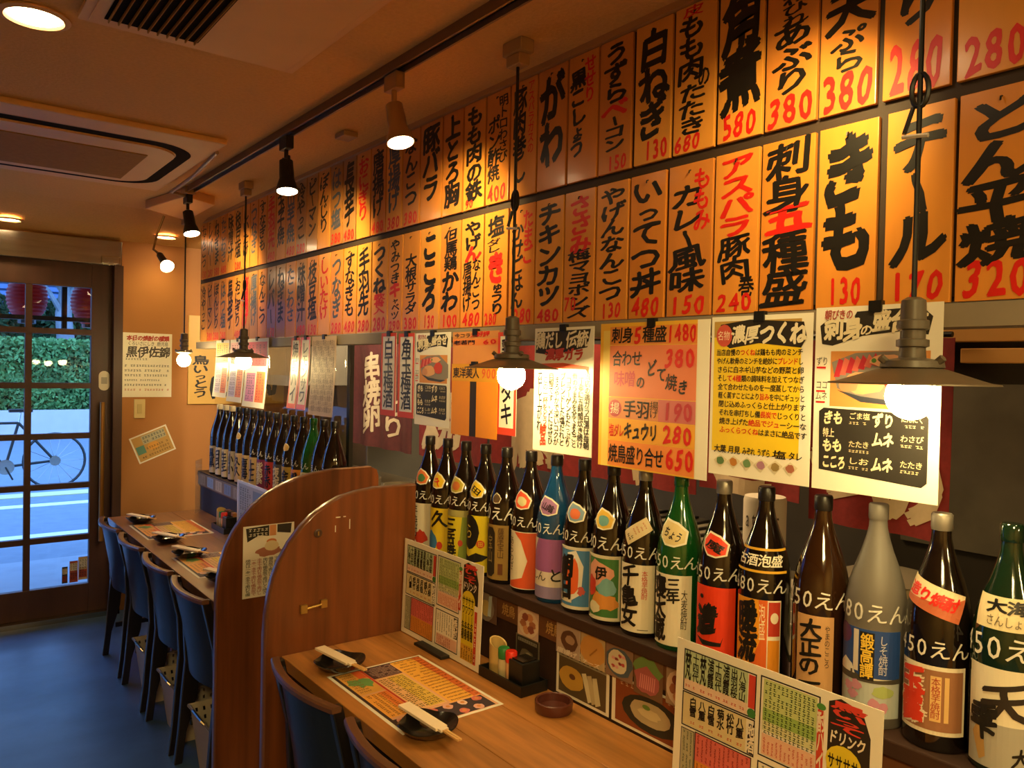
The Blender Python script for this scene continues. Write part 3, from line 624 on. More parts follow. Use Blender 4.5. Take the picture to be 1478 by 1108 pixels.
hang('orange_menu_cover', 'plain orange hanging menu cover with one dark vertical band', 2.095, 1.850, 1.352, 1.575, env, mat('orange card', 'ec9414', rough=.5, amt=.12), dx=.006)
def strip(txt, red='d8452c'):
    def f(s):
        s.frame(.0, .0, 1, 1, .012, red, 1); s.rect(0, 0, 1, .07, red, 1); s.vtext(txt, .2, .1, .82, .93, INK, 3, .02)
    return f
hang('menu_strip', 'red-bordered white strip lettered タタキ behind the second pendant bulb', 1.86, 1.767, 1.369, 1.67, strip('鶏タタキ'), group='hanging strips')
hang('menu_strip', 'red-bordered strip lettered 白玉梅酒, left one of the pair', 2.58, 2.468, 1.384, 1.684, strip('白玉梅酒'), group='hanging strips')
hang('menu_strip', 'red-bordered strip lettered 角玉梅酒, right one of the pair', 2.452, 2.341, 1.384, 1.68, strip('角玉梅酒'), group='hanging strips')
hang('sashimi_poster', 'smaller sashimi photo poster with a black panel beside the 角玉梅酒 strip', 2.335, 2.115, 1.367, 1.678, sashimi)
hang('menu_strip', 'slightly curled pinkish strip of the far pair, left one', 3.434, 3.335, 1.366, 1.684, strip('焼酎ハイ', 'd86050'), group='hanging strips', curl=.02)
hang('menu_strip', 'slightly curled pinkish strip of the far pair, right one', 3.325, 3.225, 1.366, 1.684, strip('レモンサワ', 'd86080'), group='hanging strips', curl=.02)
def pI(s):
    for k in range(13): s.vtext('お酒の種類と産地と味わいの特徴を書いたもの'[(k*2) % 8:][:13], .05+k*.07, .05, .11+k*.07, .95, '4a3828', 3)
hang('drink_list_sheet', 'tan sheet of dense vertical writing hanging beside the far strips', 3.205, 2.965, 1.35, 1.684, pI, mat('tan paper', 'c0a078', rough=.5, amt=.1), curl=.015)
def pJ(c1, c2):
    def f(s):
        s.rect(.05, .6, .95, .95, c1, 1); s.rect(.1, .08, .5, .5, c2, 1); s.rect(.55, .08, .93, .52, 'd86a28', 1); s.scrib(.1, .62, .9, .92, 5, 4, '8a2a3a', 2); s.scrib(.12, .1, .48, .48, 4, 5, '5a4a6a', 2); s.scrib(.57, .1, .9, .5, 3, 5, 'a02020', 2)
    return f
hang('flyer', 'white and yellow flyer hanging leftmost above the far bottles', 4.53, 4.30, 1.375, 1.69, pJ('e8c050', 'c8b8c8'), curl=.02)
hang('flyer', 'pale lilac flyer hanging behind the third pendant lamp', 4.285, 4.05, 1.36, 1.69, pJ('d8a0a0', 'b8a8c8'), curl=.02)
hang('flyer', 'pink and orange flyer hanging just right of the third pendant lamp', 4.035, 3.72, 1.345, 1.69, pJ('d84a58', 'c070a0'), curl=.02)

# ------------------------------------------------------------------ bottles
PROF = [(.049, 0), (.0525, .006), (.0525, .205), (.0512, .225), (.046, .252), (.037, .282), (.0275, .308), (.0195, .335), (.0160, .352), (.0148, .372)]
def prad(z): return np.interp(z, [p[1] for p in PROF], [p[0] for p in PROF])
def bglass(key, c, tr=0): return mat(key, c, rough=.06, amt=0, trans=tr, coat=.5, spec=.6)
GB = bglass('dark brown bottle glass', '120b08'); GG = bglass('green bottle glass', '1d6a2c', .55); GBL = bglass('blue bottle glass', '1c5f9c', .55)
GF = mat('frosted bottle glass', '8a847c', rough=.45, amt=0, trans=.5); GDG = bglass('deep green bottle glass', '16301f', .4); GLB = bglass('warm brown bottle glass', '2a1608')
CAPD = mat('dark bottle cap', '1a1615', rough=.35, amt=.1); CAPG = mat('grey bottle cap', '8d867c', rough=.4, metal=.6, amt=.1); CAPW = mat('cream bottle cap', 'c8b48a', rough=.5, amt=.1)
def lab_place(s, cx, cy, z0, rot, tilt=0, su=.007, sv=None):
    """wrap sheet on the bottle: its middle faces angle rot (measured from -x), base at z0"""
    def fn(P):
        u = P[:, 0]-s.w/2; v = P[:, 1]; w = P[:, 2]
        if tilt: vc = v-s.h/2; u, v = u*math.cos(tilt)-vc*math.sin(tilt), u*math.sin(tilt)+vc*math.cos(tilt)+s.h/2
        z = z0+v; r = prad(z)+w+.0006; th = PI+rot+u/np.maximum(prad(z), .03)
        return np.stack([cx+r*np.cos(th), cy+r*np.sin(th), z], 1)
    return s.mapped(fn, su, sv)
def bottle(y, lb, glass, cap, main=None, mw=.1, mh=.16, mz=.012, mbase='e6dcc4', sh=None, sw=.06, shh=.05, stilt=0, sbase='e6dcc4', szz=.232, pr=None, rot=-.35, group='large bottles on the near shelf', x=1.41, prs=.032, near=True):
    z = .935; e = empty('sake_bottle', lb, 'bottle', group, (x, y, z))
    b = MB().lathe(PROF, glass, (x, y, z), 32 if near else 20); b.build('glass_body', e, smooth=True)
    if cap: MB().lathe([(.0165, .366), (.0172, .370), (.0172, .392), (.015, .395)], cap, (x, y, z), 20).build('bottle_cap', e, smooth=True)
    def put(s, name, z0, tilt=0, sv=None):
        base = s
        def fn2(P):
            u = P[:, 0]-s.w/2; v = P[:, 1]; w = P[:, 2]
            if tilt: vc = v-s.h/2; u, v = u*math.cos(tilt)-vc*math.sin(tilt), u*math.sin(tilt)+vc*math.cos(tilt)+s.h/2
            zz = z0+v; rr = prad(zz); r = rr+w+.0007; th = PI+rot+u/np.maximum(rr, .02)
            return np.stack([x+r*np.cos(th), y+r*np.sin(th), z+zz], 1)
        s.mapped(fn2, .0075 if near else .012, sv); return s.build(name, e)
    if mbase:
        s = Sheet(mw, mh); s.rect(0, 0, 1, 1, mbase, 0)
        if main: main(s)
        put(s, 'label', mz)
    if sh is not None:
        s = Sheet(sw, shh); sh(s); put(s, 'shoulder_label', szz, stilt, .008)
    if pr:
        s = Sheet(.026*len(pr)*prs/.032, prs); s.htext(pr, 0, 0, 1, 1, CHALK, 1, .004, .12); put(s, 'handwritten_price', mz+mh+.012 if mbase else .2, 0, .008)
    return e
def tag4(c, t=None, c2=None, tc=INK):
    def f(s):
        s.poly([(0, .5), (.1, .95), (.5, 1), (.9, .85), (1, .4), (.7, .1), (.4, 0), (.1, .2)], 'e8e0c8', 1); s.poly([(.06, .5), (.14, .88), (.5, .92), (.84, .8), (.93, .42), (.68, .17), (.4, .08), (.14, .25)], c, 2)
        if c2: s.ell(.5, .5, .26, .25, c2, 3, wob=.1)
        if t: s.htext(t, .2, .3, .8, .7, tc, 4, .02)
    return f
def m1(s): s.vtext('芋焼酎', .1, .3, .45, .95, INK, 3); s.ell(.55, .3, .25, .14, 'c83a20', 2, wob=.35); s.rect(.3, .05, .9, .12, 'd8a090', 2)
def m2(s): s.htext('久', .35, .62, .95, .95, INK, 3, .03); s.ell(.35, .3, .25, .22, '3a78b0', 2, wob=.15); s.ell(.7, .25, .1, .08, 'c83a20', 3)
def m3(s): s.rect(0, .88, 1, 1, 'a8a060', 2); s.poly([(.65, 0), (.8, .9), (1, .9), (1, 0)], '8a9a3a', 1); s.vtext('三岳焼', .05, .1, .6, .85, INK, 3, .03); s.ell(.75, .4, .08, .06, 'c84830', 3)
def m4(s): s.ell(.33, .70, .36, .32, '14110e', 2, wob=.04); s.poly([(0, .3), (.3, .25), (.6, .34), (1, .28), (.8, .2), (.4, .14), (0, .16)], '14110e', 2); s.g('ら', .3, .7, .035, .05, 'd8c040', 3); s.ell(.74, .5, .13, .07, 'd05020', 3); s.g('田', .74, .5, .016, .016, 'e8c830', 4)
def m5(s): s.poly([(.08, .12), (.08, .85), (.2, .95), (.42, .95), (.52, .85), (.52, .12), (.4, .05), (.2, .05)], '2a2016', 2); s.vtext('薩摩宝山', .62, .4, .85, .95, '4a2a1a', 3); s.vtext('宝山', .18, .3, .42, .8, 'a08850', 3); s.rect(.65, .1, .82, .3, '6a3a1a', 3)
def m6(s): s.poly([(.3, 1), (1, 1), (1, 0), (.1, 0), (.1, .1), (.6, .2), (.75, .5), (.55, .85)], 'd8562c', 2); s.vtext('あらわざ', .08, .3, .3, .9, INK, 3); s.frame(0, 0, 1, 1, .002, 'e8dcc8', 3)
def m7(s): s.poly([(.0, .45), (.05, .75), (.25, 1), (1, 1), (1, .45)], '9a5a9c', 1); s.rect(0, 0, 1, .2, '8f7fae', 1); s.g('し', .15, .37, .03, .025, INK, 3); s.g('ん', .4, .37, .03, .03, INK, 3); s.g('と', .8, .4, .04, .04, INK, 3, .02)
def m8(s): s.rect(.05, .05, .95, .95, '4a86c4', 1); s.poly([(.4, .1), (.75, .25), (.8, .7), (.6, .95), (.35, .9)], 'e8e4dc', 2, ); s.ell(.5, .5, .2, .3, 'e0622c', 3, wob=.2); s.rect(.05, .1, .5, .24, 'e4dcc8', 2); s.vtext('朝日', .08, .15, .52, .85, INK, 4, .06); s.ell(.75, .3, .1, .07, 'd05a50', 4, wob=.3); s.frame(0, 0, 1, 1, .004, 'dcd8cc', 5)
def m9(s): s.rect(.05, .05, .95, .95, '3f7a3c', 1); s.ell(.45, .7, .36, .22, 'e0a088', 2, wob=.2); s.ell(.2, .5, .18, .16, 'c83c28', 3, wob=.15); s.ell(.65, .5, .24, .14, '78aeb4', 3, wob=.2); s.ell(.55, .28, .38, .14, 'd89040', 2, wob=.25); s.ell(.3, .18, .2, .09, 'e0d8b8', 3, wob=.1); s.g('伊', .5, .72, .035, .035, INK, 5, .03); s.frame(0, 0, 1, 1, .004, 'dcd4b8', 6)
def m10(s): s.vtext('千亀女', .1, .08, .6, .97, INK, 3, .03); s.vtext('本格芋焼酎', .68, .5, .82, .92, 'c83a28', 3); s.rect(.6, .04, .85, .05, '4a3a2a', 3)
def m11(s): s.vtext('三年', .42, .6, .72, .96, INK, 3, .03); s.vtext('寝太蔵', .04, .05, .42, .95, INK, 3, .04); s.vtext('大麦焼酎', .76, .25, .9, .8, INK, 3)
def m12(s): s.htext('造', .12, .35, .6, .75, INK, 3, .07); s.poly([(.1, .3), (.3, .2), (.7, .22), (.75, .35), (.7, .27), (.3, .27)], '14110e', 3); s.ell(.25, .85, .05, .03, INK, 3)
def m13(s): s.rect(0, 0, .72, 1, 'e89a1c', 1); s.poly([(.3, 0), (.6, .5), (.55, 1), (.72, 1), (.72, 0)], 'd8601c', 2); s.vtext('暖流', .08, .2, .52, .95, INK, 3, .05); s.rect(.74, .55, .98, .98, 'b83420', 1); s.ell(.86, .78, .08, .07, 'e8d8c0', 3); s.rect(.74, 0, .98, .5, 'dc8a1c', 1); s.vtext('泡盛', .56, .5, .68, .95, 'f0d8b0', 4)
def m14(s): s.vtext('大正の一', .1, .08, .68, .95, INK, 3, .035); s.vtext('やまのこころ', .76, .4, .9, .9, INK, 3)
def m15(s):
    s.rect(0, .45, 1, 1, '23468c', 1); s.rect(0, 0, 1, .42, 'b7bfbe', 1); s.poly([(0, .45), (.3, .5), (.5, .42), (1, .46), (1, .40), (0, .38)], '4a443c', 2)
    s.ell(.12, .9, .16, .12, '5a2a5a', 2); s.rect(.42, .42, .62, .97, '1a1510', 3); s.vtext('鍛高譚', .43, .44, .61, .95, 'e8c040', 4, .02); s.rect(.32, .5, .4, .98, 'd8ccc0', 3); s.vtext('しそ焼酎', .68, .5, .8, .95, 'c8c8d8', 3); s.poly([(0, .52), (.15, .62), (.3, .56), (.35, .46), (0, .46)], 'e0dcd4', 2)
    for a, b in ((.25, .3), (.38, .34), (.32, .22), (.62, .16), (.75, .12), (.66, .06)): s.ell(a, b, .08, .055, 'c88aa0', 3, wob=.25)
    s.ell(.75, .3, .15, .07, 'a8b870', 2, wob=.2)
def m16(s): s.rect(.04, .06, .96, .94, '9a6a4a', 1); s.vtext('玉露', .06, .14, .44, .92, 'd83a20', 4, .06); s.vtext('玉露', .05, .13, .45, .93, 'e8d8c0', 3, .09); s.rect(.52, .2, .66, .86, 'e0b878', 3); s.rect(.7, .2, .76, .86, 'e0b878', 3); s.vtext('本格芋焼酎', .53, .24, .65, .84, 'a83020', 4); s.scrib(.05, .01, .95, .06, 18, 1, 'e0d0b8', 3)
def m17(s): s.rect(0, 0, 1, .45, 'a8a49a', 1); s.g('天', .5, .66, .075, .07, '2a2018', 3, .03, .1, .2); s.poly([(.1, .3), (.25, .5), (.3, .1), (.22, .05)], 'b08a50', 2); s.g('雫', .25, .45, .05, .06, '14110e', 3, .03); s.g('大', .7, .16, .025, .03, INK, 3, .03); s.poly([(.75, .75), (1, .5), (1, .4), (.8, .6)], 'b08a40', 2)
def ring(s): s.rect(0, .9, 1, 1, 'd8a420', 1); s.rect(0, 0, 1, .1, 'd8a420', 1); s.htext('古酒泡盛', .1, .25, .9, .75, 'e8e0cc', 2, .02)
NEARB = [
 dict(y=2.269, lb='dark bottle, leftmost by the near divider, white label with red splash', main=m1, sh=tag4('d87030', None, '4a7a4a'), stilt=-.5, pr='550えん'),
 dict(y=2.160, lb='dark bottle with yellow label bearing 久 and a blue patch', main=m2, mbase='e0c020', sh=tag4('e0b820', '久', None, RED), stilt=-.5, pr='480えん'),
 dict(y=2.053, lb='dark bottle with yellow-green label and slanted black column', main=m3, mbase='dcc828', sh=tag4('b8a838', None, 'c06a30'), stilt=-.4, pr='50えん', mh=.17),
 dict(y=1.946, lb='dark bottle with yellow label showing a big black disc', main=m4, mbase='e0c818', sh=tag4('e4c020', '田'), stilt=-.5, pr='50えん', mh=.17),
 dict(y=1.838, lb='dark bottle with dull gold label and a dark oblong', main=m5, mbase='9a7a3c', mw=.085, sh=tag4('5a4630'), sw=.03, shh=.03, stilt=-.6, pr='80えん', prs=.042),
 dict(y=1.724, lb='dark bottle with white and orange-red swept label', main=m6, sh=tag4('d8502c', None, 'c8c090'), stilt=-.5, pr='50えん'),
 dict(y=1.613, lb='blue glass bottle with purple label', glass=GBL, cap=CAPD, main=m7, mbase='d8ccc0', sh=tag4('a070a0', '山陰'), sbase='b08ab0', sw=.065, stilt=-.35, pr='50えん'),
 dict(y=1.502, lb='dark bottle with blue label lettered 朝日 in black', main=m8, sh=tag4('7a98b0', None, 'd06a40'), stilt=-.4, pr='50えん'),
 dict(y=1.394, lb='dark bottle with green and orange picture label marked 伊', main=m9, sh=tag4('d8b040', None, '6aa0a0'), stilt=-.45, pr='80えん', prs=.036),
 dict(y=1.287, lb='dark bottle with white label lettered 千亀女', main=m10, cap=CAPG, sh=lambda s: (s.rect(0, 0, 1, 1, 'd8c49c', 1), s.scrib(.4, .3, .9, .8, 4, 3, 'b04838', 2), s.scrib(.1, .2, .35, .7, 2, 2, '2a2018', 2)), sw=.07, shh=.035, stilt=.6, pr='450えん'),
 dict(y=1.177, lb='green glass bottle with cream label lettered 三年寝太蔵', glass=GG, cap=GG, main=m11, sh=tag4('dcc890', 'ちょう'), sw=.075, shh=.058, stilt=-.35, pr='550えん'),
 dict(y=1.058, lb='dark bottle with vivid red-orange label and red shoulder tag', main=m12, mbase='ea3c14', cap=CAPG, sh=tag4('e8401c', '魔'), sw=.065, stilt=-.4, pr='550えん'),
 dict(y=.952, lb='dark bottle with yellow rings and orange label lettered 暖流', main=m13, sh=ring, sw=.125, shh=.048, szz=.226, pr='680えん'),
 dict(y=.825, lb='dark bottle with narrow kraft label lettered 大正の一', glass=GLB, main=m14, mbase='c89a68', mw=.07, pr='450えん', prs=.036),
 dict(y=.716, lb='frosted clear bottle with blue label lettered 鍛高譚', glass=GF, cap=GF, main=m15, mw=.12, mh=.155, mz=.02, pr='380えん', prs=.036),
 dict(y=.605, lb='dark bottle with brown label lettered 玉露 in red', main=m16, cap=CAPG, mh=.115, mz=.03, mw=.115, sh=lambda s: (s.rect(0, 0, 1, 1, 'd8c4a0', 1), s.poly([(0, 0), (0, .2), (.6, .45), (1, .9), (1, 0)], 'b8603c', 2), s.htext('造り焼酎', .05, .3, .9, .8, RED, 3, .04)), sw=.1, shh=.045, stilt=-.3, pr='450えん'),
 dict(y=.497, lb='deep green bottle with cream label lettered 大海 on the shoulder, at the right edge', glass=GDG, cap=GDG, main=m17, mw=.12, mh=.16, sh=lambda s: (s.rect(0, 0, 1, 1, 'd8c8a0', 1), s.htext('大海', .2, .5, .8, .92, INK, 3, .04), s.htext('さんしょう', .2, .1, .85, .45, '6a5a48', 3)), sw=.1, shh=.05, pr='450えん', prs=.04),
]
for d in NEARB:
    d = dict(d); d.setdefault('glass', GB); d.setdefault('cap', CAPD); d['rot'] = random.uniform(.05, .25)+.1; bottle(**d)
FB = [(4.53, GB, 'd8c8a0', '黒', CAPW), (4.42, GB, 'e0d4b8', '日', CAPW), (4.31, GB, 'e0d0a8', '生', CAPW), (4.20, GB, 'b8ae9a', '小', CAPD), (4.09, GB, 'd0b080', '久', CAPD), (3.985, GB, 'c8a878', '海', CAPD), (3.87, GB, 'c0a070', '上', CAPD),
      (3.76, GB, '7a2a5a', '紫', CAPD), (3.65, GB, 'c03a38', '赤', CAPD), (3.55, GB, '4a4a5a', '夜', CAPD), (3.445, GB, 'b89a40', '金', CAPD), (3.34, GB, 'd8862c', '橙', CAPD), (3.235, GG, 'c8c090', '緑', GG), (3.13, GB, 'a89070', '山', CAPD), (3.02, GB, 'a8a090', '川', CAPD)]
cn = {'d8c8a0': 'tan', 'e0d4b8': 'cream', 'e0d0a8': 'pale yellow', 'b8ae9a': 'grey', 'd0b080': 'kraft', 'c8a878': 'light brown', 'c0a070': 'brown', '7a2a5a': 'purple', 'c03a38': 'red', '4a4a5a': 'slate', 'b89a40': 'gold', 'd8862c': 'orange', 'c8c090': 'olive', 'a89070': 'dun', 'a8a090': 'ash grey'}
for k, (y, g_, c, t, cp) in enumerate(FB):
    y = 4.53-k*.1079
    def mn(s, t=t): s.vtext(t*2, .25, .2, .75, .9, INK if t not in '紫夜' else 'd8c8b0', 3, .03)
    bottle(y, '%s bottle with %s label on the far shelf, %s' % ('green' if g_ is GG else 'dark', cn[c], 'leftmost, against the wall' if k == 0 else 'next after the %s-labelled' % cn[FB[k-1][2]]), g_, cp, mn, .09, .15, .012, c,
           sh=tag4('c8a040') if k in (10, 4) else None, sw=.04, shh=.035, stilt=-.4, pr='えん' if k > 5 else None, rot=.3, group='bottles on the far shelf', near=False)

# ------------------------------------------------------------------ lamps
BULB = mat('glowing bulb', 'ffffff', amt=0); _b = BULB.node_tree.nodes['Principled BSDF']
_b.inputs['Emission Color'].default_value = (1, .75, .31, 1); _b.inputs['Emission Strength'].default_value = 74
SPOTF = mat('glowing lamp face', 'ffffff', amt=0); _b = SPOTF.node_tree.nodes['Principled BSDF']
_b.inputs['Emission Color'].default_value = (1, .72, .40, 1); _b.inputs['Emission Strength'].default_value = 14
TAUPE = mat('taupe enamel', '5c5348', rough=.4, amt=.1); CPLAS = mat('tan ceiling plastic', 'a8845c', rough=.5, amt=.08)
SHADE = mat('dark enamel lamp shade', '6a5c4a', rough=.45, metal=.2, amt=.12)
def pendant(x, y, zb, lb, loop=None, shade=True):
    e = empty('pendant_lamp', lb, 'lamp', 'pendant lamps over the counter', (x, y, 2.41))
    MB().box(x-.022, x+.022, y-.04, y+.04, 2.375, 2.41, CPLAS).box(x-.018, x+.018, y-.028, y+.028, 2.345, 2.375, CPLAS).build('ceiling_rose', e, bevel=.004)
    c = MB().tube([(x, y, 2.35), (x, y, zb+.13)], .0042, BLACK, 8)
    if loop:
        pts = [(x, y+.013*math.sin(t), loop+.026*math.cos(t)) for t in [2*PI*k/16 for k in range(17)]]
        c.tube(pts, .004, BLACK, 6); c.tube([(x, y+.01, loop-.025), (x-.006, y+.02, loop-.065)], .004, BLACK, 6).tube([(x-.008, y-.018, loop-.075), (x-.008, y+.022, loop-.07)], .0035, WHITEP, 6)
    c.build('cord', e, smooth=True)
    s = MB().lathe([(.010, .155), (.018, .15), (.019, .12), (.0235, .118), (.0235, .105), (.0185, .103), (.0185, .09), (.024, .088), (.024, .078), (.019, .076), (.02, .06), (.045, .055), (.047, .045), (.03, .038)], TAUPE, (x, y, zb), 20)
    for k in range(3):
        a = 2*PI*k/3+.4; s.tube([(x+.04*math.cos(a), y+.04*math.sin(a), zb+.052), (x+.05*math.cos(a), y+.05*math.sin(a), zb+.06)], .006, TAUPE, 6)
    s.build('lamp_socket', e, smooth=True)
    if shade:
        MB().lathe([(.03, .046), (.05, .042), (.085, .030), (.108, .0225), (.122, .0205), (.1235, .018), (.121, .0185), (.107, .0205), (.084, .0275), (.05, .038), (.03, .042)], SHADE, (x, y, zb), 40).build('lamp_shade', e, smooth=True)
    pr = [(0.0001, -.038)]+[(.0375*math.sin(t), -.0375*math.cos(t)) for t in [PI*k/14 for k in range(1, 12)]]+[(.016, .034), (.015, .05)]
    MB().lathe(pr, BULB, (x, y, zb), 24).build('bulb', e, smooth=True)
for y, zb, lb, lp, sh in ((.589, 1.532, 'pendant lamp nearest the camera with wide flat shade and knotted cord', 2.01, True), (1.619, 1.545, 'second pendant lamp with flat shade, before the strip lettered タタキ', 2.0, True),
                      (3.68, 1.572, 'third pendant lamp, hanging before the far flyers', 1.93, True), (-.44, 1.54, 'pendant lamp behind the camera position, over the near end of the counter', 1.95, True),
                      (4.68, 1.575, 'smallest farthest pendant lamp with a bare bulb near the far wall', None, False)):
    pendant(1.25, y, zb, lb, lp, sh)
tag(MB().box(1.235, 1.29, 2.61, 2.69, 2.39, 2.4095, CPLAS).build('ceiling_socket', bevel=.004), 'small empty tan ceiling socket between the second and third pendant lamps', 'socket')
# lighting track and spotlights
RAILM = mat('taupe lighting track', '6e4f34', rough=.4, amt=.08)
e = empty('lighting_track', 'long brown lighting track fixed to the ceiling above the counter edge', 'track', loc=(1.077, 2, 2.41))
MB().box(1.058, 1.064, -1.2, 3.95, 2.382, 2.4095, RAILM).box(1.09, 1.096, -1.2, 3.95, 2.382, 2.4095, RAILM).build('rail', e)
MB().box(1.064, 1.09, -1.2, 3.95, 2.398, 2.4095, BLACK).build('groove', e)
MB().box(1.05, 1.10, 3.95, 4.03, 2.375, 2.4095, CPLAS).build('feed_box', e, bevel=.004)
def spotlight(y, lb, m, d, tgt, energy, look=0):
    x = 1.077; e = empty('track_spotlight', lb, 'spotlight', 'spotlights on the ceiling track', (x, y, 2.38)); d = Vector(d).normalized()
    MB().box(x-.014, x+.014, y-.035, y+.035, 2.335, 2.381, m).tube([(x, y, 2.34), (x, y, 2.305)], .008, m, 8).build('adapter', e, bevel=.003)
    p = Vector((x, y, 2.298))
    if look: 
        MB().tube([p+Vector((0, -.022, .012)), p+Vector((0, -.026, -.03))+d*.0, p+Vector((0, -.026, 0))+d*.06], .006, m, 6).tube([p+Vector((0, .022, .012)), p+Vector((0, .026, -.03)), p+Vector((0, .026, 0))+d*.06], .006, m, 6).build('yoke', e)
    MB().lathe([(.018, 0), (.024, .004), (.026, .05), (.026, .07), (.036, .10), (.040, .118), (.037, .118), (.03, .10)], m, p, 24, d).build('lamp_head', e, smooth=True)
    MB().lathe([(.0001, .1125), (.0355, .1125), (.0355, .119), (.0001, .124)], SPOTF, p, 24, d).build('reflector_bulb', e, smooth=True)
    light('spot_light_source', 'SPOT', p+d*.135, energy, (1, .73, .28), tgt, .03, 100, .9)
spotlight(1.96, 'pale metal track spotlight, the nearer one in view, aimed down at the boards', mat('pale metal', 'b08a60', rough=.3, metal=.5, amt=.1), (.05, -.28, -1), (1.38, 2.05, 1.98), 18)
spotlight(2.75, 'black track spotlight with a yoke, middle one in view', BLKM, (-.02, -.18, -1), (1.38, 2.95, 1.98), 17, 1)
spotlight(4.0, 'small track spotlight hanging just below the far end of the track', BLKM, (.1, -.3, -1), (1.38, 4.1, 2.0), 15)
spotlight(.72, 'track spotlight above the frame aimed at the near boards', BLKM, (.5, .0, -1), (1.40, .9, 1.98), 12, 1)
spotlight(-.2, 'track spotlight over the near end of the counter', BLKM, (.3, .3, -1), (1.15, .6, .9), 14)
# gooseneck clip lamp
e = empty('gooseneck_lamp', 'small gooseneck lamp curving down from the ceiling box toward the counter', 'lamp', loc=(1.12, 4.55, 2.36))
MB().tube([(1.12, 4.62, 2.37), (1.09, 4.64, 2.27), (1.05, 4.55, 2.17), (1.05, 4.42, 2.13)], .006, STEEL, 8).build('gooseneck', e, smooth=True)
dd = Vector((.12, -.85, -.6)).normalized(); pp0 = Vector((1.05, 4.42, 2.13))
MB().lathe([(.012, 0), (.017, .01), (.018, .07), (.03, .11), (.028, .11)], BLKM, pp0, 16, dd).build('lamp_head', e, smooth=True)
MB().lathe([(.0001, .10), (.028, .11), (.034, .128), (.0001, .133)], SPOTF, pp0, 20, dd).build('reflector_bulb', e, smooth=True)
# ceiling fittings
CW = mat('cream ceiling unit', 'dcb078', rough=.6, amt=.06, spec=.25); CG = mat('brown grille mesh', 'a07438', rough=.8, amt=.15, scale=60, spec=.1); DK = mat('dark vent void', '1d1006', rough=.9, amt=.1, spec=.05)
e = empty('air_conditioner', 'square cream ceiling air conditioner with a dark rounded slot and brown grille', 'air conditioner', loc=(.475, 3.55, 2.41))
MB().box(-.02, .955, 3.026, 4.08, 2.388, 2.4095, CW).build('housing', e, bevel=.006)
def rrect(x0, x1, y0, y1, r, n=8):
    o = []
    for cx, cy, a0 in ((x1-r, y1-r, 0), (x0+r, y1-r, PI/2), (x0+r, y0+r, PI), (x1-r, y0+r, 1.5*PI)):
        o += [(cx+r*math.cos(a0+PI/2*k/n), cy+r*math.sin(a0+PI/2*k/n)) for k in range(n+1)]
    return o
a = rrect(.03, .90, 3.16, 3.99, .17); b = rrect(.08, .85, 3.22, 3.93, .13); n = len(a)
mb = MB(); mb.add([(x, y, 2.387) for x, y in a]+[(x, y, 2.387) for x, y in b], [(i, n+i, n+(i+1) % n, (i+1) % n) for i in range(n)], DK); mb.build('air_slot', e)
MB().prism(rrect(.085, .845, 3.225, 3.925, .13), lambda p, q_, t: (p, q_, 2.380+t), .009, CW).build('inner_panel', e)
MB().box(.2, .75, 3.36, 3.86, 2.3765, 2.3802, CG).build('intake_grille', e)
e = empty('ceiling_vent', 'square cream ceiling panel with a dark slatted grille, nearest the camera', 'vent', loc=(.6, 1.7, 2.41))
MB().box(.324, .868, 1.35, 2.181, 2.393, 2.4095, CW).box(.345, .845, 1.37, 2.158, 2.388, 2.393, CW).build('housing', e, bevel=.003)
MB().box(.372, .59, 1.38, 2.12, 2.386, 2.3885, DK).build('void', e)
for k in range(10): MB().box(.38+k*.0222, .3825+k*.0222, 1.38, 2.12, 2.378, 2.386, CG).build('slat', e)
def downlight(x, y, z, r, lb, en):
    e = empty('downlight', lb, 'ceiling light', 'round ceiling downlights', (x, y, z))
    MB().lathe([(r, 0), (r+.016, -.001), (r+.018, -.006), (r+.004, -.010), (r, -.002)], CW, (x, y, z), 32).build('trim_ring', e, smooth=True)
    MB().lathe([(.0001, -.007), (r*.9, -.006), (r, -.002), (r, .0)], SPOTF, (x, y, z), 32).build('lamp_disc', e, smooth=True)
    light('downlight_source', 'SPOT', (x, y, z-.03), en, WARM, (x, y, 0), .05, 130, 1)
downlight(.244, 2.273, 2.4098, .062, 'large bright round downlight nearest the camera beside the slatted vent', 9)
downlight(.44, 5.16, 2.338, .055, 'round downlight above the glass door, cut by the picture edge', 5)
downlight(1.26, 5.16, 2.338, .055, 'round downlight in the far corner beside the menu boards', 5)
o = MB().prism([(.985, 4.45), (1.06, 3.99), (1.235, 4.10), (1.25, 4.66)], lambda p, q_, t: (p, q_, 2.365+t), .045, mat('ceiling access cover', 'd0a070', rough=.35, amt=.05)).build('ceiling_box', bevel=.006); tag(o, 'flat square cream box on the ceiling past the end of the lighting track', 'box')
o = MB().tube([(.955, 3.15, 2.385), (.99, 3.6, 2.38), (.99, 3.95, 2.37), (1.07, 4.0, 2.37)], .008, CPLAS, 8).build('ceiling_cable', smooth=True); tag(o, 'tan cable looping from the air conditioner to the lighting track', 'cable')

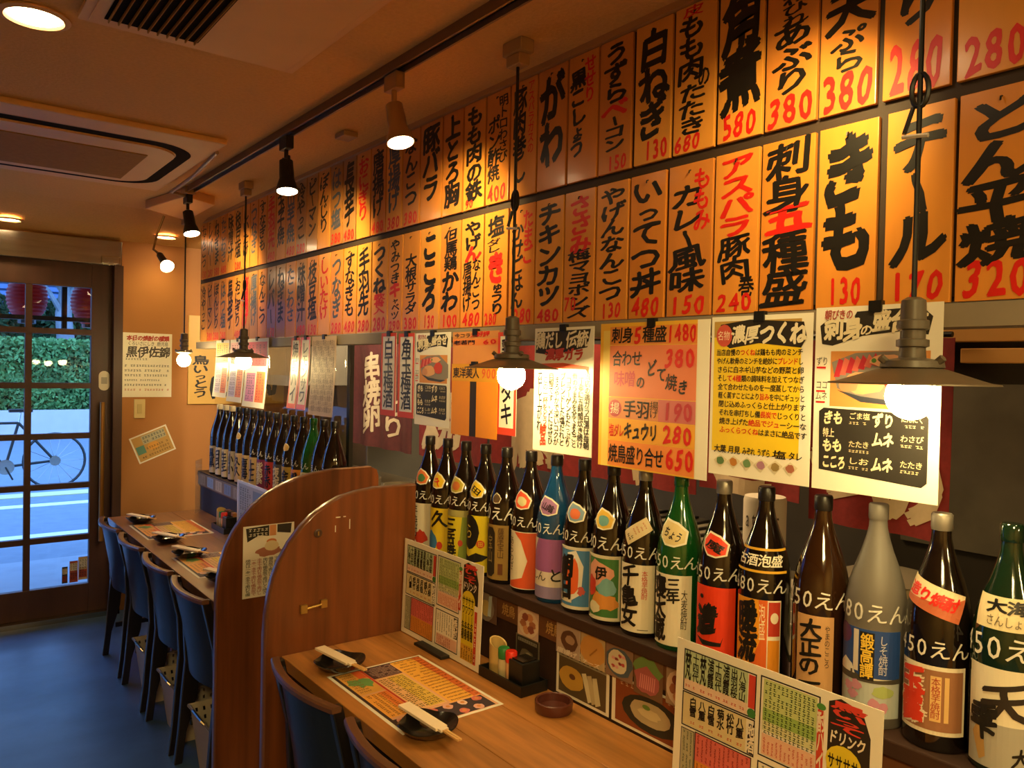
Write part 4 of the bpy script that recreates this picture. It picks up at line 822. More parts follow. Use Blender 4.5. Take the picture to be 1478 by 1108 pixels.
# ------------------------------------------------------------------ far wall
def wn(s):
    s.htext('本日の焼酎の種類', .08, .88, .94, .96, 'b03020', 1, .05); s.htext('くろいさにしき 鹿児島', .1, .80, .92, .87, INK, 2); s.htext('黒伊佐錦', .08, .62, .96, .79, '4a4038', 2, .03); s.scrib(.05, .575, .5, .61, 8, 1, INK, 2)
    for k in range(6): s.scrib(.04, .46-k*.075, (.95, .95, .92, .75, .9, .95)[k], .52-k*.075, 16, 1, INK if k < 5 else 'c06040', 2)
paper('wall_notice', 'white notice on the orange wall headed in red, large 黒伊佐錦 below', 'notice', .292, .405, (1.062, 5.3485, 1.338), 'y', wn)
e = MB().box(1.131, 1.197, 5.342, 5.3495, 1.205, 1.324, mat('cream switch plate', 'd8c088', rough=.4, amt=.04)).build('light_switch', bevel=.003); tag(e, 'cream light switch plate on the orange wall under the white notice', 'switch')
MB().box(1.15, 1.178, 5.338, 5.342, 1.235, 1.295, mat('cream rocker', 'c8b078', rough=.35, amt=.04)).build('rocker', e, bevel=.002)
def fl(s):
    s.rect(.04, .05, .96, .95, 'c89a50', 1); s.rect(.28, .6, .9, .92, 'b8b090', 2); s.scrib(.3, .62, .9, .9, 8, 2, '2a3a4a', 3); s.ell(.5, .45, .15, .15, 'e0a040', 2); s.rect(.06, .3, .28, .6, '5a8a78', 2); s.scrib(.3, .1, .9, .5, 9, 3, '6a4a20', 3); s.scrib(.06, .08, .25, .25, 3, 1, INK, 3)
aa = math.radians(22)
paper('tilted_flyer', 'tan printed flyer stuck askew on the orange wall beneath the switch', 'flyer', .235, .175, (1.170, 5.3485, .912), ((math.cos(aa), 0, math.sin(aa)), (-math.sin(aa), 0, math.cos(aa))), fl)
e = MB().box(1.452, 2.1, 5.335, 5.3495, 1.29, 1.872, mat('yellow sign board', 'd8ac58', rough=.45, amt=.08)).build('wall_sign', bevel=.003); tag(e, 'yellow wooden sign with big black brush writing behind the leftmost bottles', 'sign')
s = Sheet(.64, .58); s.vtext('そ', .26, .6, .40, .85, INK, 2, .04); s.g('こ', .33, .42, .11, .09, INK, 2, .05); s.g('に', .33, .2, .17, .17, INK, 2, .05); s.vtext('鳥いっとう', .04, .08, .2, .55, INK, 2, .03)
s.vtext('一鳥', .62, .1, .95, .9, INK, 2, .04); s.place((1.455, 5.335, 1.29), *AX['y']); s.build('brush_lettering', e)
ac = paper('acrylic_sheet', 'clear acrylic sheet standing upright on the far end of the counter table', 'sheet', .11, .30, (1.35, 4.66, .7105), ((-.55, -.835, 0), (0, 0, 1)), None, glassmat('scuffed acrylic', (.93, .93, .93), haze=.12), th=.003)

# ------------------------------------------------------------------ under the shelves: food pictures
def food(kind):
    def f(s):
        if kind == 0: s.ell(.5, .5, .5, .48, 'd8c0a8', 1, wob=.03); [s.ell(.5+.22*math.cos(k*1.1), .5+.25*math.sin(k*1.1), .16, .14, ('a86848', 'c88a60', '8a4838')[k % 3], 2, wob=.15) for k in range(6)]
        if kind == 1: s.rect(.0, .0, 1, 1, 'b09888', 1); s.ell(.55, .5, .35, .35, '5a3828', 2, wob=.1); s.ell(.6, .55, .2, .15, 'a88870', 3, wob=.1); s.htext('唐揚げ', .05, .02, .9, .2, 'e0d0c0', 4, .03)
        if kind == 2: s.ell(.5, .5, .5, .48, 'c89048', 1, wob=.06); s.poly([(.4, .3), (.7, .6), (.68, .65), (.38, .35)], 'a06828', 2); s.htext('チーズ', .1, .02, .8, .16, 'e8d8c0', 3, .02)
        if kind == 3: s.ell(.5, .5, .48, .45, '4a5868', 1, wob=.08); s.ell(.45, .5, .36, .36, 'd8cab0', 2, wob=.08); [s.ell(.3+.12*(k % 4), .35+.12*(k//2), .07, .05, ('b84848', 'e0a0a0', '8a3030')[k % 3], 3, wob=.3) for k in range(8)]
        if kind == 4: s.ell(.5, .7, .48, .28, '6a8a48', 1, wob=.2); s.ell(.45, .4, .42, .34, 'a85858', 2, wob=.15); [s.poly([(.2+.07*k, .2), (.24+.07*k, .55), (.27+.07*k, .55), (.24+.07*k, .18)], 'd88888', 3) for k in range(8)]
        if kind == 5: s.ell(.5, .5, .4, .5, '8a7868', 1, wob=.1); s.ell(.5, .45, .2, .3, 'c8a860', 2, wob=.1); s.poly([(.6, .2), (.75, .2), (.8, .95), (.65, .9)], 'b8c0c0', 2)
        if kind == 6:
            s.rect(.05, .06, .95, .95, '5c4a30', 1); s.rect(.06, .80, .95, .93, '98907c', 2); s.scrib(.1, .82, .9, .92, 10, 1, '2a2620', 3); s.ell(.3, .42, .24, .24, 'c8983c', 2, wob=.05); s.ell(.32, .46, .06, .06, '6a4020', 3)
            for k in range(3): s.poly([(.5+.1*k, .62), (.58+.1*k, .66), (.72+.07*k, .15), (.63+.07*k, .08)], ('d8cba8', 'c0ae88', 'd0c4a0')[k], 3)
        if kind == 7: s.rect(.05, .06, .95, .95, '8a4420', 1); s.scrib(.1, .84, .9, .93, 12, 1, 'c8a888', 2); s.ell(.52, .46, .38, .36, '2c2a24', 2); s.ell(.5, .48, .26, .25, 'b8a480', 3, wob=.06); s.ell(.5, .48, .13, .12, 'd0bc90', 4, wob=.2); s.ell(.46, .6, .05, .05, '6a8a3a', 5)
        if kind == 8: s.rect(.05, .04, .95, .96, '342820', 1); s.rect(.1, .84, .9, .93, '8a8478', 2); s.scrib(.12, .85, .88, .92, 8, 1, '2a2620', 3); s.ell(.5, .45, .3, .25, '70604a', 2, wob=.15); s.ell(.55, .5, .15, .1, 'a09070', 3, wob=.2)
    return f
UX = 1.3535
def card(name, lb, y0, y1, z0, z1, kind, m=PAPER, x=UX): z1 = z1 if x > 1.357 else min(z1, .9035); paper(name, lb, 'food picture', y0-y1, z1-z0, (x, y0, z0), 'x', food(kind), m, 'food pictures under the near shelf', th=.0008)
card('food_picture', 'small dim picture of a pale fish dish, leftmost under the near shelf', 1.905, 1.80, .82, .915, 5, C('6a4a3a'))
card('food_picture', 'round white picture of browned chicken pieces under the near shelf', 1.700, 1.61, .825, .912, 0, C('c8a898'))
card('food_picture', 'grey-brown picture of fried chicken under the near shelf', 1.535, 1.445, .825, .915, 1)
card('food_picture', 'round yellow cheese picture beside the fried chicken one', 1.442, 1.355, .825, .92, 2, C('b8a078'))
card('food_picture', 'picture of red and white salad on a blue dish under the shelf', 1.352, 1.262, .825, .92, 3, C('8a6a58'))
card('food_picture', 'picture of pink meat slices with green leaves under the shelf', 1.258, 1.17, .812, .92, 4, C('705038'))
card('food_picture', 'picture of pink meat slices, partly hidden behind the near menu stand', 1.16, 1.08, .82, .92, 0, C('a08870'))
card('food_card', 'dark food card standing behind the condiment tray', 1.715, 1.612, .716, .822, 8, C('706858'), 1.3605)
card('food_card', 'large framed food card with a yellow dip and white sticks', 1.54, 1.345, .716, .84, 6, PAPER, 1.3605)
card('food_card', 'large brown food card showing a stew in a black bowl', 1.335, 1.09, .716, .83, 7, PAPER, 1.3605)
def gold(s): s.htext('焼鳥', .0, .0, 1, 1, 'b89050', 1, .01)
sk = bpy.data.objects.get('skirting')
for y in (1.775, 1.58):
    s = Sheet(.06, .035); gold(s); s.place((1.3553, y, .858), *AX['x']); s.build('gold_lettering', sk)
def farstrip(s):
    s.rect(0, 0, 1, 1, '8a7458', 1)
    for k in range(9): s.rect(.02+k*.11, .1, .1+k*.11, .9, ('a89880', '9ab0d0', 'c8b898', '7a90b8')[k % 4], 2); s.scrib(.03+k*.11, .2, .09+k*.11, .8, 2, 3, '3a3028', 3)
paper('picture_strip', 'faded strip of small pictures along the front edge of the far shelf', 'picture strip', 1.35, .07, (1.3435, 4.70, .858), 'x', farstrip, C('a09070'))

# ------------------------------------------------------------------ things on the tables
def menu_big(s):
    B = '241c24'
    s.frame(.045, .66, .445, .945, .0025, B, 3); s.rect(.05, .74, .40, .94, 'b8c8a0', 1); s.rect(.05, .665, .40, .74, 'e4c8b4', 1); s.rect(.405, .72, .44, .93, 'd04030', 2); s.ell(.425, .69, .022, .03, '3a7a3a', 4)
    for k in range(8): s.vtext(random.choice(['獺祭', '久保田', '八海山', '浦霞', '出羽桜', '十四代', '黒龍', '梵']), .055+k*.043, .74, .09+k*.043, .93, INK, 4, .02); s.scrib(.058+k*.043, .675, .088+k*.043, .72, 2, 1, 'c83a28', 4)
    s.rect(.05, .43, .40, .65, 'd8c89c', 1); s.frame(.045, .42, .445, .655, .0025, B, 3); s.rect(.41, .43, .44, .62, B, 2); s.vtext('地酒', .405, .44, .445, .62, 'e8dcc8', 4, .03)
    for k in range(6): s.vtext(random.choice(['越乃', '白雪', '松竹', '八重', '月桂', '菊水']), .09+k*.052, .5, .13+k*.052, .63, INK, 4, .03); s.scrib(.095+k*.052, .44, .125+k*.052, .48, 2, 1, 'c83a28', 4)
    s.rect(.05, .06, .12, .40, 'b0aa8c', 1); s.scrib(.055, .07, .115, .39, 3, 16, '3a4a3a', 3); s.frame(.045, .055, .125, .405, .0018, '4a3a30', 3)
    s.rect(.13, .22, .43, .41, 'd86a64', 1); s.rect(.13, .06, .43, .22, 'd88a38', 1); s.scrib(.135, .23, .425, .40, 12, 8, '8a2018', 3); s.scrib(.135, .07, .425, .21, 12, 7, '8a4a10', 3); s.frame(.127, .055, .435, .412, .002, B, 3)
    s.rect(.48, .76, .73, .94, 'c0cc88', 1); s.rect(.48, .68, .73, .76, '98b860', 1); s.rect(.48, .62, .73, .68, 'd0d0a0', 1); s.rect(.48, .47, .73, .60, 'e4b8a0', 1); s.frame(.465, .455, .745, .955, .0025, B, 3)
    for k in range(12): s.scrib(.485+k*.02, .60, .503+k*.02, .93, 1, 12, '2a4020', 3); s.scrib(.487+k*.02, .48, .501+k*.02, .58, 1, 5, 'c03a30', 3)
    s.rect(.735, .5, .765, .88, 'c8442c', 4); s.vtext('酎ハイ', .735, .52, .768, .87, 'e8d8c0', 5, .03); s.ell(.75, .9, .02, .02, '4a8a3a', 5)
    s.frame(.465, .06, .745, .42, .0025, B, 3); s.scrib(.48, .2, .68, .40, 7, 9, '3a4a2a', 3); s.rect(.48, .07, .73, .18, 'e0b4a0', 1); s.scrib(.485, .08, .66, .17, 8, 3, 'b04030', 3); s.rect(.69, .2, .735, .4, '2a2420', 2); s.vtext('焼酎', .69, .21, .735, .39, 'e8dcc8', 4, .03)
    s.poly([(.78, .62), (.78, .95), (.83, .985), (.92, .95), (.955, .82), (.955, .6)], '2a2018', 1); s.vtext('鳥いって', .79, .8, .94, .97, 'd84030', 4, .04); s.htext('ドリンク', .785, .72, .94, .8, 'e8dcc8', 4, .03)
    s.ell(.85, .62, .075, .1, 'e0c828', 2); s.rect(.78, .2, .92, .62, 'd8c020', 1); s.rect(.78, .05, .955, .2, 'd0a030', 1); s.rect(.925, .05, .955, .55, 'c8402c', 2)
    for k in range(4): s.vtext('サワー各種', .785+k*.033, .25, .815+k*.033, .66, INK, 4, .02)
    s.scrib(.785, .06, .95, .19, 6, 4, '4a2a10', 3); s.scrib(.928, .07, .953, .5, 1, 9, 'e8d0b0', 3)
def menu_stand(lb, y, x=1.264, lean=.03):
    Vv = Vector((lean, 0, 1)).normalized(); 
    o = paper('menu_stand', lb, 'menu', .434, .298, (x, y, .7135), ((0, -1, 0), tuple(Vv)), menu_big, LAMI, 'upright drink menus', th=.002)
    MB().box(x-.03, x+.045, y-.285, y-.13, .7105, .719, BLKM).build('stand_base', o, bevel=.002)
    return o
menu_stand('upright laminated drink menu standing against the near divider corner', 2.19)
menu_stand('upright laminated drink menu in front of the nearest bottles, cut by the bottom edge', 1.062)
def placemat(s):
    D = '3a2826'
    s.rect(.02, .03, .98, .97, 'd8a078', 1); s.rect(.02, .03, .98, .06, D, 2); s.rect(.02, .03, .035, .97, D, 2)
    s.rect(.30-.0, .64, .80, .96, 'e8a83c', 2); s.rect(.03, .64, .30, .96, 'e8a83c', 2); s.rect(.03, .88, .8, .96, 'dc6c2c', 3)
    for k in range(17): s.scrib(.04+k*.045, .66, .075+k*.045, .95, 1, 8, '5a2a10', 4)
    s.rect(.03, .33, .22, .63, '4a2a2c', 2); s.scrib(.035, .35, .215, .62, 8, 9, 'c8a898', 3)
    s.rect(.23, .33, .78, .62, 'e4b078', 2); s.rect(.24, .45, .77, .61, 'd8b048', 3); s.scrib(.25, .34, .76, .60, 18, 6, '4a4a20', 4); s.rect(.04, .305, .8, .325, 'c83a24', 3)
    s.rect(.03, .06, .40, .30, 'dca048', 2); s.ell(.22, .2, .08, .1, '6a9a58', 3, wob=.4); s.rect(.03, .22, .16, .30, 'd8602c', 3); s.rect(.42, .06, .78, .30, 'e8a040', 2); s.rect(.42, .22, .78, .30, 'e07a30', 3); s.scrib(.43, .08, .77, .28, 14, 4, '5a3010', 4); s.scrib(.05, .08, .38, .2, 9, 3, '8a5a30', 4)
    s.rect(.81, .06, .975, .94, '33242a', 2)
    for k in range(11): s.ell(.84+.1*(k % 2), .12+.075*k, .035, .045, ('d8a090', 'c86858', 'e0b8a8')[k % 3], 3, wob=.15); s.ell(.84+.1*(k % 2), .12+.075*k, .015, .02, 'd88a40', 4)
paper('menu_placemat', 'colourful printed menu sheet lying flat on the near counter table', 'placemat', .415, .293, (.912, 1.978, .7108), 'top', placemat, LAMI, th=.0006)
for y, lb in ((4.40, 'printed menu sheet on the far table nearest the entrance wall'), (3.58, 'printed menu sheet on the far table nearest the dividers')):
    paper('menu_placemat', lb, 'placemat', .40, .31, (.915, y, .7108), 'top', placemat, LAMI, 'menu sheets on the far table', th=.0006)
HASHI = mat('bare chopstick wood', 'd8a868', rough=.55, amt=.1); SLEEVE = mat('chopstick paper sleeve', 'efd9be', rough=.6, amt=.04)
def setting(x, y, ang, lb, grp, pitch=.0, pl_=1.0):
    e = empty('small_plate', 'black saucer ' + lb, 'plate', 'plates ' + grp, (x, y, .7112))
    pr = [(.0001, .0), (.036, .0), (.04, .003), (.058, .013), (.068, .024), (.0705, .0265), (.069, .028), (.057, .0185), (.038, .008), (.0001, .006)]
    n = 40; v = []; f = []
    for r, z in pr:
        for k in range(n):
            t = 2*PI*k/n; w = 1+.035*math.cos(4*t+.6); v.append((x+r*w*math.cos(t), y+r*w*math.sin(t), .7112+z*(1+.12*math.cos(4*t+.6)*(r > .05))))
    for i in range(len(pr)-1):
        for k in range(n): f.append((i*n+k, i*n+(k+1) % n, (i+1)*n+(k+1) % n, (i+1)*n+k))
    mb = MB(); mb.add(v, f, LACQ); mb.build('dish', e, smooth=True)
    c = empty('chopsticks', 'sleeved wooden chopsticks on the saucer ' + lb, 'chopsticks', 'chopsticks ' + grp, (x, y, .742))
    ca, sa = math.cos(ang), math.sin(ang); L = .205
    def T(a, b_, z): return (x+ca*a-sa*b_, y+sa*a+ca*b_, z)
    zz = .7435
    def bar(a0, a1, b0, b1, z0, z1, m, nm, t0=0):
        mb = MB(); v = [T(a, b_, z) for z in (z0, z1) for b_ in (b0, b1) for a in (a0, a1)]
        mb.add(v, [(0, 2, 3, 1), (4, 5, 7, 6), (0, 1, 5, 4), (1, 3, 7, 5), (3, 2, 6, 7), (2, 0, 4, 6)], m); return mb.build(nm, c, bevel=.0008)
    bar(-.03, .125, -.0062, -.0006, zz-.0022, zz+.0022, HASHI, 'chopstick'); bar(-.03, .125, .0006, .0062, zz-.0022, zz+.0022, HASHI, 'chopstick')
    bar(-.105, .055, -.016, .016, zz-.0034, zz+.0034, SLEEVE, 'paper_sleeve'); bar(.055, .068, -.011, .011, zz-.003, zz+.003, SLEEVE, 'paper_sleeve')
setting(.965, 2.01, -1.44, 'near the divider on the near table', 'on the near table')
setting(.962, 1.535, -1.53, 'over the corner of the near menu sheet', 'on the near table')
for y, lb in ((4.46, 'farthest on the far table, by the entrance'), (3.91, 'second from the far end of the far table'), (3.56, 'third from the far end of the far table'), (3.09, 'nearest to the dividers on the far table')):
    setting(.985, y, -1.2, lb, 'on the far table')
# ashtray
e = MB().lathe([(.0001, 0), (.044, 0), (.047, .004), (.048, .026), (.045, .028), (.041, .026), (.039, .008), (.0001, .006)], mat('reddish brown bakelite', '5a2c22', rough=.35, amt=.1, coat=.2), (1.285, 1.462, .7105), 40).build('ashtray', smooth=True); tag(e, 'round reddish-brown ashtray on the near table by the food cards', 'ashtray')
# condiment tray
def caddy(x0, x1, y0, y1, lb, grp, full=True):
    z = .7105; e = empty('condiment_tray', 'black condiment tray ' + lb, 'tray', 'condiment trays', ((x0+x1)/2, (y0+y1)/2, z))
    MB().box(x0, x1, y0, y1, z, z+.008, BLACK).build('tray_base', e)
    t = .005; MB().box(x0, x1, y0, y0+t, z+.008, z+.028, BLACK).box(x0, x1, y1-t, y1, z+.008, z+.028, BLACK).box(x0, x0+t, y0+t, y1-t, z+.008, z+.028, BLACK).box(x1-t, x1, y0+t, y1-t, z+.008, z+.028, BLACK).build('tray_rim', e)
    zz = z+.0085
    b = empty('bamboo_cup', 'pale bamboo cup in the condiment tray ' + lb, 'cup', 'bamboo cups', (x0+.04, y1-.035, zz))
    n = 20; v = []; prf = [(.024, 0, 0), (.0245, .03, 0), (.0255, .034, 0), (.0245, .038, 0), (.0245, .085, 1), (.021, .083, 1), (.020, .01, 0), (.0001, .008, 0)]
    for r, h, sl in prf:
        for k in range(n):
            t_ = 2*PI*k/n; v.append((x0+.04+r*math.cos(t_), y1-.035+r*math.sin(t_), zz+h+(sl*.012*math.sin(t_))))
    f = [(i*n+k, i*n+(k+1) % n, (i+1)*n+(k+1) % n, (i+1)*n+k) for i in range(len(prf)-1) for k in range(n)]
    mb = MB(); mb.add(v, f, mat('bamboo', 'c8a868', rough=.4, amt=.15, stretch=(4, 4, .5))); mb.build('cup_body', b, smooth=True)
    for k, (dy, col, nm, pk) in enumerate(((.075, '2f7a3a', 'green', 'c8b890'), (.108, 'e0301c', 'red', 'd8a070'))):
        xx, yy = x0+.03, y1-dy; s_ = empty('spice_bottle', '%s-capped small spice bottle in the condiment tray %s' % (nm, lb), 'spice bottle', 'spice bottles', (xx, yy, zz))
        MB().lathe([(.0001, 0), (.014, 0), (.0152, .003), (.0152, .052), (.012, .058), (.0001, .058)], mat('spice glass '+nm, pk, rough=.25, amt=.1, coat=.4), (xx, yy, zz), 20).build('bottle_body', s_, smooth=True)
        MB().lathe([(.0001, .056), (.0158, .056), (.0162, .06), (.0162, .082), (.014, .085), (.0001, .085)], mat('cap '+nm, col, rough=.35, amt=.05), (xx, yy, zz), 20).build('screw_cap', s_, smooth=True)
    bx = empty('napkin_box', 'black square holder standing in the condiment tray ' + lb, 'holder', 'black holders in trays', (x0+.045, y0+.045, zz))
    MB().box(x0+.015, x0+.075, y0+.015, y0+.075, zz, zz+.07, BLACK).build('holder_body', bx, bevel=.003); MB().box(x0+.022, x0+.068, y0+.022, y0+.068, zz+.07, zz+.074, LACQ).build('holder_lid', bx)
    if not full:
        for k in range(3):
            pk = empty('toothpick_box', ('left', 'middle', 'right')[k]+'most wooden toothpick box behind the far tray', 'box', 'toothpick boxes', (x1-.03, y0+.03+k*.05, zz))
            MB().box(x1-.045, x1-.02, y0+.02+k*.05, y0+.05+k*.05, zz, zz+.09, (WOODT, DARKW, WOODD)[k]).build('box_body', pk, bevel=.002)
caddy(1.262, 1.352, 1.565, 1.755, 'on the near table beside the menu stand', '')
caddy(1.25, 1.345, 3.93, 4.13, 'on the far table under the far shelf', '', False)
def bluep(s): s.rect(.05, .05, .95, .95, 'b8c4d8', 1); s.scrib(.1, .5, .5, .9, 5, 5, '4a5a70', 2); s.rect(.55, .5, .9, .9, '8aa0c8', 2); s.scrib(.1, .1, .9, .45, 8, 5, '5a4a50', 2)
o = paper('menu_stand', 'pale bluish menu sheet standing near the far dividers', 'menu', .40, .28, (1.29, 3.86, .7135), 'x', bluep, LAMI, 'upright drink menus', th=.002)
MB().box(1.27, 1.33, 3.6, 3.74, .7105, .719, BLKM).build('stand_base', o)

# ------------------------------------------------------------------ chairs and baskets
def chair(yc, lb, grp, dx=0):
    e = empty('dining_chair', lb, 'chair', grp, (1.05, yc, 0))
    hw = .198
    for s in (-1, 1):
        y = yc+s*(hw-.012); pts = [(.852, 0), (.866, .12), (.888, .26), (.900, .40), (.880, .55), (.838, .735)]
        out = [(x-.014-.012*(.15 < z < .5), z) for x, z in pts]+[(x+.016+.018*(.15 < z < .5), z) for x, z in pts][::-1]
        MB().prism(out, lambda a, b, t, y=y: (a, y-.012+t, b), .024, CHAIRW).build('rear_leg', e, bevel=.003)
        MB().box(1.25, 1.285, y-.012, y+.012, 0, .42, CHAIRW).build('leg', e, bevel=.003)
        MB().box(.90, 1.26, y-.008, y+.008, .14, .165, CHAIRW).build('stretcher', e, bevel=.002)
    MB().box(.89, 1.285, yc-hw+.005, yc+hw-.005, .405, .43, CHAIRW).build('seat_frame', e, bevel=.003)
    MB().box(.885, 1.29, yc-hw+.002, yc+hw-.002, .43, .47, LEATH).build('seat', e, bevel=.014, smooth=True)
    # curved padded backrest
    n = 14; v = []; f = []
    rows = [(.885, .40), (.876, .48), (.862, .56), (.848, .64), (.833, .715)]
    for lay in (0, 1):
        for x, z in rows:
            for k in range(n+1):
                t = -1+2*k/n; v.append((x+.004-.034*(1-t*t)+lay*.018, yc+t*(hw-.026), z))
    m_ = (n+1); R_ = len(rows)
    for lay in (0, 1):
        for i in range(R_-1):
            for k in range(n):
                a = lay*R_*m_+i*m_+k; q = (a, a+1, a+m_+1, a+m_); f.append(q if lay else q[::-1])
    for k in range(n): f.append((k, k+1, R_*m_+k+1, R_*m_+k)); a = (R_-1)*m_+k; f.append((a, R_*m_+a, R_*m_+a+1, a+1))
    for i in range(R_-1):
        for k in (0, n): a = i*m_+k; q = (a, a+m_, R_*m_+a+m_, R_*m_+a); f.append(q)
    mb = MB(); mb.add(v, f, LEATH); mb.build('backrest', e, smooth=True)
    v = []; f = []
    for k in range(n+1):
        t = -1+2*k/n; cx = .834-.034*(1-t*t); y = yc+t*(hw+.002); z = .728
        for dx, dz in ((-.010, -.006), (.014, -.006), (.015, .007), (.010, .010), (-.007, .010), (-.011, .005)): v.append((cx+dx, y, z+dz))
    for k in range(n):
        for j in range(6): f.append((k*6+j, k*6+(j+1) % 6, (k+1)*6+(j+1) % 6, (k+1)*6+j))
    f.append(tuple(range(6))[::-1]); f.append(tuple(n*6+j for j in range(6)))
    mb = MB(); mb.add(v, f, RAILW); mb.build('top_rail', e, smooth=True)
    e.location.x += dx
gname = 'dark chairs pushed up to the counter tables'
for y, lb in ((4.39, 'dark chair with navy back, farthest, beside the door end of the far table'), (3.92, 'dark chair with navy back, second from the far end'), (3.44, 'dark chair with navy back, third from the far end'),
              (2.98, 'dark chair with navy back, next to the far divider'), (1.93, 'dark chair with navy back at the near table beside the near divider'), (1.465, 'dark chair with navy back at the near table, cut by the bottom edge')):
    chair(y, lb, gname, -.022 if y < 2.5 else 0)
BASK = mat('beige grey plastic basket', 'bcae9e', rough=.5, amt=.08)
def basket(x0, x1, y0, y1, h, lb):
    e = empty('storage_basket', lb, 'basket', 'plastic baskets under the chairs', ((x0+x1)/2, (y0+y1)/2, 0))
    tp = .03
    def side(p0, p1, n, d):   # p0->p1 along the bottom, d: outward
        mb = MB(); rows = 7; P0 = Vector(p0); P1 = Vector(p1); D = Vector(d)
        def pt(u, v_): b = P0.lerp(P1, u); ext = (P1-P0).normalized()*((u-.5)*2*tp*v_); return b+D*(tp*v_)+ext+Vector((0, 0, h*v_))
        for i in range(n*2+1):
            for j in range(rows*2+1):
                if i % 2 and j % 2 and 4 < j < rows*2: continue
                gu = lambda q: (q-(.18 if q % 2 == 0 and 0 < q < 2*n+1 else 0)+(.18 if q % 2 and q < 2*n+1 else 0))/(n*2+1)
                u0, u1, v0, v1 = gu(i), gu(i+1), j/(rows*2+1), (j+1)/(rows*2+1)
                a, b_, c, dd_ = pt(u0, v0), pt(u1, v0), pt(u1, v1), pt(u0, v1); o_ = D*.0025
                mb.add([a, b_, c, dd_, a-o_, b_-o_, c-o_, dd_-o_], [(0, 1, 2, 3), (7, 6, 5, 4)], BASK)
        return mb.build('basket_side', e, weld=False)
    a, b, c, d = (x0, y0, .004), (x1, y0, .004), (x1, y1, .004), (x0, y1, .004)
    side(a, b, 12, (0, -1, 0)); side(b, c, 12, (1, 0, 0)); side(c, d, 12, (0, 1, 0)); side(d, a, 12, (-1, 0, 0))
    MB().box(x0, x1, y0, y1, 0, .004, BASK).build('basket_floor', e)
    T = tp+.004; rim = [(x0-T, y0-T, h), (x1+T, y0-T, h), (x1+T, y1+T, h), (x0-T, y1+T, h), (x0-T, y0-T, h), (x1+T, y0-T, h)]
    MB().tube(rim, .007, BASK, 8).build('basket_rim', e, smooth=True)
    MB().tube([(x0-T, (y0+y1)/2-.06, h), (x0-T-.008, (y0+y1)/2-.055, h+.012), (x0-T-.008, (y0+y1)/2+.055, h+.012), (x0-T, (y0+y1)/2+.06, h)], .005, STEEL, 6).build('handle', e, smooth=True)
basket(.90, 1.20, 3.80, 4.02, .23, 'beige slotted plastic basket under the second chair from the far end')
basket(.90, 1.20, 3.33, 3.55, .23, 'beige slotted plastic basket under the third chair from the far end')
basket(.90, 1.20, 2.87, 3.08, .24, 'beige slotted plastic basket under the chair next to the far divider')

# ------------------------------------------------------------------ the kitchen behind the counter
KD = mat('dark kitchen metal', '3a342c', rough=.4, metal=.4, amt=.2); KS = mat('kitchen steel', 'a09680', rough=.4, metal=.6, amt=.25, scale=3)
GP = glassmat('partition glass')
e = empty('glass_partition', 'clear glass screen behind the far bottles with a slim dark post', 'glass screen', loc=(1.49, 3.9, .935))
MB().box(1.492, 1.496, 3.07, 4.9, .936, 1.648, GP).build('pane', e); MB().box(1.485, 1.503, 3.04, 3.068, .936, 1.65, BLKM).build('post', e)
o = empty('kitchen_counter', 'dark kitchen work counter behind the bottle shelf', 'counter', loc=(1.9, 2, 0))
MB().box(1.62, 2.25, -1.5, 4.9, .03, .90, KD).build('body', o); MB().box(1.58, 2.27, -1.5, 4.9, .90, .93, KS).build('worktop', o)
o = empty('kitchen_cupboard', 'dim grey kitchen cupboard with glass doors behind the nearest lamp', 'cupboard', loc=(2.9, .8, 0))
MB().box(2.75, 3.2, -.6, 1.35, .0, 2.2, KD).build('body', o)
for y in (-.55, .08, .71): MB().box(2.735, 2.75, y+.02, y+.6, 1.0, 2.1, mat('dim glass door', '5a5448', rough=.15, amt=.3, spec=.8)).build('door', o); MB().box(2.72, 2.735, y+.54, y+.56, 1.3, 1.42, KS).build('handle', o)
for y0, y1, z, lb in ((.70, .98, 1.652, 'upper pale wooden plank'), (.5, .85, 1.60, 'lower pale wooden plank with pencil marks')):
    tag(MB().box(2.05, 2.09, y0-.4 if y0 < .6 else y0, y1, z-.0, z+.036, mat('pale plank', 'd89c50', rough=.5, amt=.15)).build('wooden_plank', bevel=.003), lb+' in the kitchen beside the near lamp', 'plank')
tag(MB().box(2.09, 2.16, -.2, 1.1, 1.55, 1.74, KD).build('plank_rack'), 'dark rack holding the two pale planks in the kitchen', 'rack')
tag(MB().box(2.35, 3.2, 4.55, 5.3, 0, 2.1, KS).build('steel_refrigerator', bevel=.01), 'tall brushed steel refrigerator at the door end of the kitchen', 'refrigerator')
e = empty('range_hood', 'golden-lit sloping steel range hood behind the far glass screen', 'hood', loc=(2.0, 4.4, 1.9))
MB().prism([(1.75, 1.45), (2.3, 1.45), (2.3, 2.1), (2.05, 2.1)], lambda a, b_, t: (a, 4.1+t, b_), 1.1, KS).build('hood_body', e, bevel=.004)
MB().box(1.73, 1.75, 4.1, 5.2, 1.44, 1.50, KS).build('hood_lip', e); MB().box(2.1, 2.28, 4.4, 4.9, 2.1, 2.4095, KS).build('duct', e)
NOR = mat('maroon cloth', '8a2422', rough=.85, amt=.25, scale=40, bump=.1); NOR2 = mat('dark maroon cloth', '5c2422', rough=.85, amt=.25, scale=40, bump=.1)
CREAM = mat('cream cloth print', 'cdb794', rough=.85, amt=.12, scale=30)
